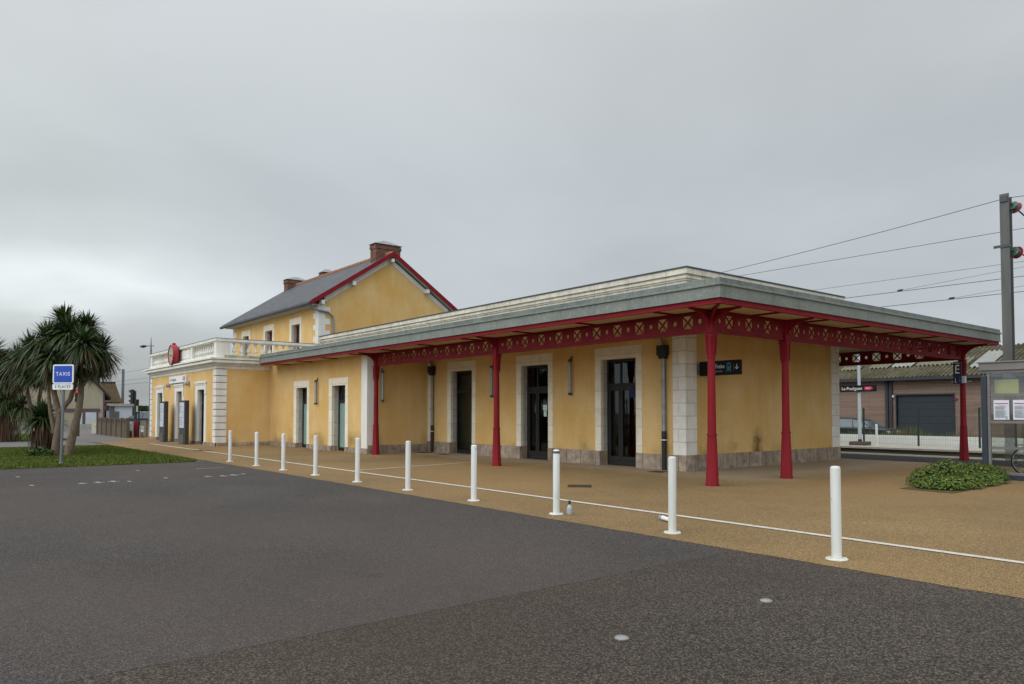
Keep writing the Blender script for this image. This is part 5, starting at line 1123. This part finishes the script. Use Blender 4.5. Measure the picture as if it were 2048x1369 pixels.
# houses across the road
def face_frame(px_, D): o = at(px_, 825, D); return Vector((o.x, o.y, 0)), math.atan2(RT.y, RT.x)+math.atan((1024-px_)/FPX)+R(4)
COSF = lambda px_: math.cos(math.atan((1024-px_)/FPX))*.97
HC = simple('cream_render', (.40, .35, .25), (.33, .29, .205), .8, .9, .15, 0, .15, 20, True); MAUVE = simple('mauve_trim', (.13, .085, .095), (.10, .07, .08), 4, .7, .2)
D = 72.; sc = D/FPX
t = thing('gabled_house', 'cream gabled house with mauve trim and white garage doors across the road', 'house', (0, 0, 0)); u = lambda p_: (p_-120)*sc*COSF(120); zz = lambda y_: 1.55+(825-y_)*sc
q = MB(); gl, gr_ = u(20), u(214); ze, za = zz(786), zz(694); um = (gl+gr_)/2
q.prism([(gl, 0), (gr_, 0), (gr_, ze), (um, za), (gl, ze)], lambda a, b, tt: (a, tt, b), 0, 9); q.build('wall', HC, t)
RB = simple('dark_brown_roof', (.055, .04, .035), (.04, .03, .026), 3, .85, .2); q = MB()
for s_ in (-1, 1):
    e = gr_ if s_ > 0 else gl; k = (za-ze)/(um-e); ex = e+s_*.55; ez = ze+k*(-s_*.55)*-1 if False else ze-abs(k)*.55
    q.add([(ex, -.35, ez), (um, -.35, za), (um, 9.3, za), (ex, 9.3, ez), (ex, -.35, ez+.28), (um, -.35, za+.28), (um, 9.3, za+.28), (ex, 9.3, ez+.28)], [(0,1,2,3),(7,6,5,4),(0,4,5,1),(1,5,6,2),(2,6,7,3),(3,7,4,0)])
RFH = q.build('roof', RB, t)
q = MB(); q.box(u(128), u(205), -.08, -.002, zz(824), zz(817)); q.box(u(167), u(173.5), -.07, -.002, 0, zz(824)); q.box(u(197), u(201), -.07, -.002, 0, zz(824)); q.box(u(211), u(214)+.03, -.05, -.002, 0, ze); each(q, 'trim', MAUVE, t)
for a, b in ((150, 167), (173.5, 197)):
    q = MB(); q.box(u(a), u(b), -.04, -.003, .15, zz(824)); 
    for k in range(4): q.box(u(a), u(b), -.05, -.041, .2+k*.35, .2+k*.35+.33)
    q.build('garage_door', simple('garage_white', (.55, .58, .60), (.48, .5, .52), 3, .6, .3), t)
q = MB(); q.box(u(48), u(64), -.06, -.003, zz(848), zz(814)); wf = q.build('window', WHITE, t); q = MB(); q.box(u(51), u(62), -.075, -.061, zz(845), zz(817)); q.build('pane', simple('brown_pane', (.05, .025, .022), (.04, .02, .018), 2, .3, .4), wf)
q = MB(); q.lathe((u(186), 3.2, zz(768)), [(1.05, -1.2), (1.05, 1.2)], 24, 0, 'y'); q.build('dormer_vault', simple('grey_glass_vault', (.16, .17, .18), (.10, .11, .12), 1.5, .2, .5), RFH, smooth=True); q = MB(); q.box(u(198), u(204), 1.9, 4.5, zz(778), zz(763)); q.build('dormer_frame', simple('blue_frame', (.02, .035, .075), (.018, .03, .06)), RFH)
q = MB(); q.box(gl-1, gr_+1.0, -1.9, -1.6, 0, .42); q.build('garden_wall', CONC, t)
o, yaw = face_frame(120, D); t.location = o; t.rotation_euler = (0, 0, yaw)
t = thing('house_annex', 'white flat roofed annex beside the cream gabled house', 'annex', (0, 0, 0)); u = lambda p_: (p_-217)*sc*COSF(217)
q = MB(); q.box(u(217.5), u(268), .5, 6, 0, zz(812)); q.build('wall', simple('white_render', (.52, .54, .56), (.46, .48, .5), 1.5, .9, .15, 0, .1, 20, True), t)
q = MB(); q.box(u(217.5)-.02, u(270), .2, 6.2, zz(812), zz(807)); q.build('roof', CONC, t)
q = MB(); q.box(u(219), u(225), .43, .498, .9, zz(813)); q.box(u(231), u(240), .43, .498, 0, zz(823)); q.build('door', simple('grey_shutter', (.10, .10, .115), (.08, .08, .095), 3, .6, .3), t)
q = MB(); q.box(u(226), u(230), .40, .498, 0, zz(812)-.01); q.build('pillar', FENC, t)
o, yaw = face_frame(217, D); t.location = o; t.rotation_euler = (0, 0, yaw)
D2 = 84.; s2 = D2/FPX; z2 = lambda y_: 1.55+(825-y_)*s2; u = lambda p_: (p_-204)*s2*COSF(204)
t = thing('old_house', 'low house with a steep moss brown tiled roof behind the annex', 'house', (0, 0, 0))
q = MB(); q.box(u(190), u(243), .6, 7, 0, z2(803)); q.build('wall', HC, t)
MT = Mt('mossy_tiles').objco(); _f = MT.mr(MT.noise(.8, 6, .7), .35, .65); MT.col(MT.mix(MT.mr(MT.sep()[0], 1.6, 2.5, 0, .75), MT.mix(_f, (.10, .072, .04), (.06, .046, .028)), (.17, .115, .02))).bump(MT.noise(6, 4, .7, MT.scaled((1, 1, 4))), .6, .05); MT = MT.p(.95, .1)
q = MB(); q.add([(u(188), 0, z2(804)), (u(246), 0, z2(804)), (u(237), 3.7, z2(763)), (u(188), 3.7, z2(763)), (u(246), 7.6, z2(804)), (u(188), 7.6, z2(804)), (u(188), 0, z2(806)), (u(246), 0, z2(806)), (u(246), 7.6, z2(806)), (u(188), 7.6, z2(806))], [(0,1,2,3),(1,4,2),(3,2,4,5),(0,6,7,1),(1,7,8,4),(6,9,8,7)]); r2 = q.build('roof', MT, t)
q = MB(); q.tube([(u(188), 3.7, z2(763)), (u(237.5), 3.7, z2(763))], .14, 8); q.build('ridge', RB, r2)
o, yaw = face_frame(204, D2); t.location = o; t.rotation_euler = (0, 0, yaw)
# traffic lights
LENS_OFF = simple('lens_dark', (.03, .025, .02), (.02, .02, .02), 3, .2, .5); LENS_ON = Mt('lens_red_lit'); LENS_ON.b.inputs['Emission Color'].default_value = (1, .03, .02, 1); LENS_ON.b.inputs['Emission Strength'].default_value = .7; LENS_ON.col((.5, .01, .01)); LENS_ON = LENS_ON.p(.3, .4)
def traffic_light(label, px_, D, ytop, ybot, yaw, lit, pole=True, backing=False):
    c = at(px_, 825, D); z1, z0 = 1.55+(825-ytop)*D/FPX, 1.55+(825-ybot)*D/FPX; h = z1-z0; t = thing('traffic_light', label, 'traffic light', (0, 0, 0), 'traffic lights at the crossing')
    if pole: q = MB(); q.tube([(0, .25, 0), (0, .25, z1-.1)], .075, 8); q.build('pole', simple('dark_green_pole', (.03, .05, .045), (.025, .04, .036), 3, .5, .4), t)
    w_ = h*.16; q = MB(); q.box(-w_, w_, -.02, .18, z0, z1); bd = q.build('housing', BLACK, t, bevel=.03)
    if backing: q = MB(); q.box(-w_*1.35, w_*1.35, .181, .20, z0-.08, z1+.08); q.build('backboard', LIGHTGREY, t)
    for k in range(3):
        zc_ = z1-h*(k+.5)/3; r = h*.115; q = MB(); q.lathe((0, -.021, zc_), [(r, 0), (r, -.015), (.01, -.02)], 14, 0, 'y'); q.build('lens', LENS_ON if (lit and k == 0) else LENS_OFF, bd)
        q = MB(); A = [math.pi*(j/8)*1.2-.1*math.pi for j in range(9)]
        vs = [(math.cos(a)*r*1.12, -.02, zc_+math.sin(a)*r*1.12) for a in A]+[(math.cos(a)*r*1.12, -.02-r*1.5*(.4+.6*max(0, math.sin(a))), zc_+math.sin(a)*r*1.12-.02) for a in A]
        q.add(vs, [(j, j+1, 9+j+1, 9+j) for j in range(8)]); q.build('visor', BLACK, bd)
    t.location = (c.x, c.y, 0); t.rotation_euler = (0, 0, yaw); return t
yaw0 = math.atan2(RT.y, RT.x)
traffic_light('three lamp traffic light in profile beside the annex, unlit towards the camera', 262, 52, 779, 808, yaw0-R(78), False)
traffic_light('traffic light with its red lamp lit, seen between the palm trunks', 154, 48, 778, 805, yaw0+R(8), True, True, True)
p = at(213.5, 816, 66); t = thing('pedestrian_light', 'small pedestrian light glowing red at the house corner', 'traffic light', (p.x, p.y, 0)); q = MB(); q.box(p.x-.22, p.x+.22, p.y-.1, p.y+.15, p.z-.25, p.z+.22); q.build('housing', BLACK, t, bevel=.02); q = MB(); q.tube([(p.x, p.y+.1, 0), (p.x, p.y+.1, p.z-.2)], .05, 6); q.build('pole', GREYP, t)
q = MB(); nv = -FW; c = p-FW*.2; q.tube([c, c+nv*.03], .08, 12); q.build('lens', simple('red_figure', (.30, .01, .015), (.25, .008, .012)), t)
p = at(273, 806, 55); q = MB(); q.box(p.x-.25, p.x+.25, p.y-.12, p.y+.12, p.z-.25, p.z+.25); q.tube([(p.x, p.y, 0), (p.x, p.y, p.z)], .05, 6); tag(q.build('signal_box', BLACK), 'small black signal head seen from behind, right of the traffic light', 'signal')
# street lamp, distant mast and wires
c = at(300, 825, 62.); t = thing('street_lamp', 'tall grey street lamp with one arm rising behind the wing', 'street lamp', (c.x, c.y, 0)); z = lambda y_: 1.55+(825-y_)*62/FPX
q = MB(); q.tube([(c.x, c.y, 0), (c.x, c.y, z(700)), (c.x, c.y, z(674))], [.10, .07, .015], 10); q.build('pole', GREYP, t, smooth=True)
q = MB(); a, b = c+RT*(6*62/FPX), c-RT*(10*62/FPX); q.tube([(a.x, a.y, z(691.5)), (b.x, b.y, z(691.5))], .04, 8); q.build('arm', GREYP, t)
q = MB(); b2 = c-RT*(22*62/FPX); q.tube([(b.x, b.y, z(692)), ((b.x+b2.x)/2, (b.y+b2.y)/2, z(692.6)), (b2.x, b2.y, z(693))], [.08, .13, .05], 10); q.build('lamp_head', BLACK, t, smooth=True)
c = at(245, 825, 88.); t = thing('catenary_mast', 'distant overhead line mast with a short arm behind the tiled roof', 'mast', (c.x, c.y, 0)); z = lambda y_: 1.55+(825-y_)*88/FPX
q = MB(); q.box(c.x-.13, c.x+.13, c.y-.13, c.y+.13, 0, z(738.5)); q.build('post', GREYP, t)
q = MB(); a = c-RT*(14*88/FPX); q.tube([(c.x, c.y, z(739.5)), (a.x, a.y, z(739)), (a.x, a.y, z(746))], .035, 6); q.build('arm', GREYP, t)
for k, (ya, yb) in enumerate(((752, 737), (763, 756), (769, 765))):
    a, b = at(150, ya, 95), at(300, yb, 70); q = MB(); q.tube([a, (a+b)/2-Vector((0, 0, .3)), b], .012, 4); tag(q.build('distant_wire', WIRE), ('upper distant wire right of the palms', 'middle distant wire right of the palms', 'lowest distant wire right of the palms')[k], 'wire', 'distant wires')
# trees on the horizon
def tree(label, px_, ytop, D, w_):
    b = at(px_, 825, D); b.z = 0; h = 1.55+(825-ytop)*D/FPX; t = thing('tree', label, 'tree', tuple(b), 'trees on the horizon'); q = MB(); q.tube([b, b+Vector((0, 0, h*.6))], [.25, .12], 8); q.build('trunk', BARK, t); r_ = random.Random(int(px_)); q = MB()
    cl_ = [(Vector((r_.gauss(0, w_*.3), r_.gauss(0, w_*.3), h*r_.uniform(.35, .85))), r_.uniform(.18, .32)*w_) for k in range(14)]
    for c, r in cl_:
        for k in range(130):
            d = Vector((r_.gauss(0, 1), r_.gauss(0, 1), r_.gauss(0, 1))).normalized()*r*r_.uniform(.6, 1.05); p = b+c+d; p.z = max(.3, min(h, p.z)); s_ = r_.uniform(.1, .25); d1 = Vector((r_.uniform(-1, 1), r_.uniform(-1, 1), r_.uniform(-1, 1))).normalized()*s_; d2 = d1.cross(Vector((r_.uniform(-1, 1), .3, r_.uniform(-1, 1)))).normalized()*s_; q.cur = r_.choice((0, 0, 1)); q.add([p-d1, p+d2, p+d1, p-d2], [(0, 1, 2, 3)])
    q.build('crown', [simple('far_leaf', (.03, .05, .02), (.02, .035, .014)), simple('far_leaf_light', (.05, .075, .03), (.04, .06, .024))], t)
tree('dark round tree on the horizon left of the wing, left of two', 272, 816, 120, 5); tree('dark round tree on the horizon touching the wing, right of two', 295, 813, 130, 5.5)
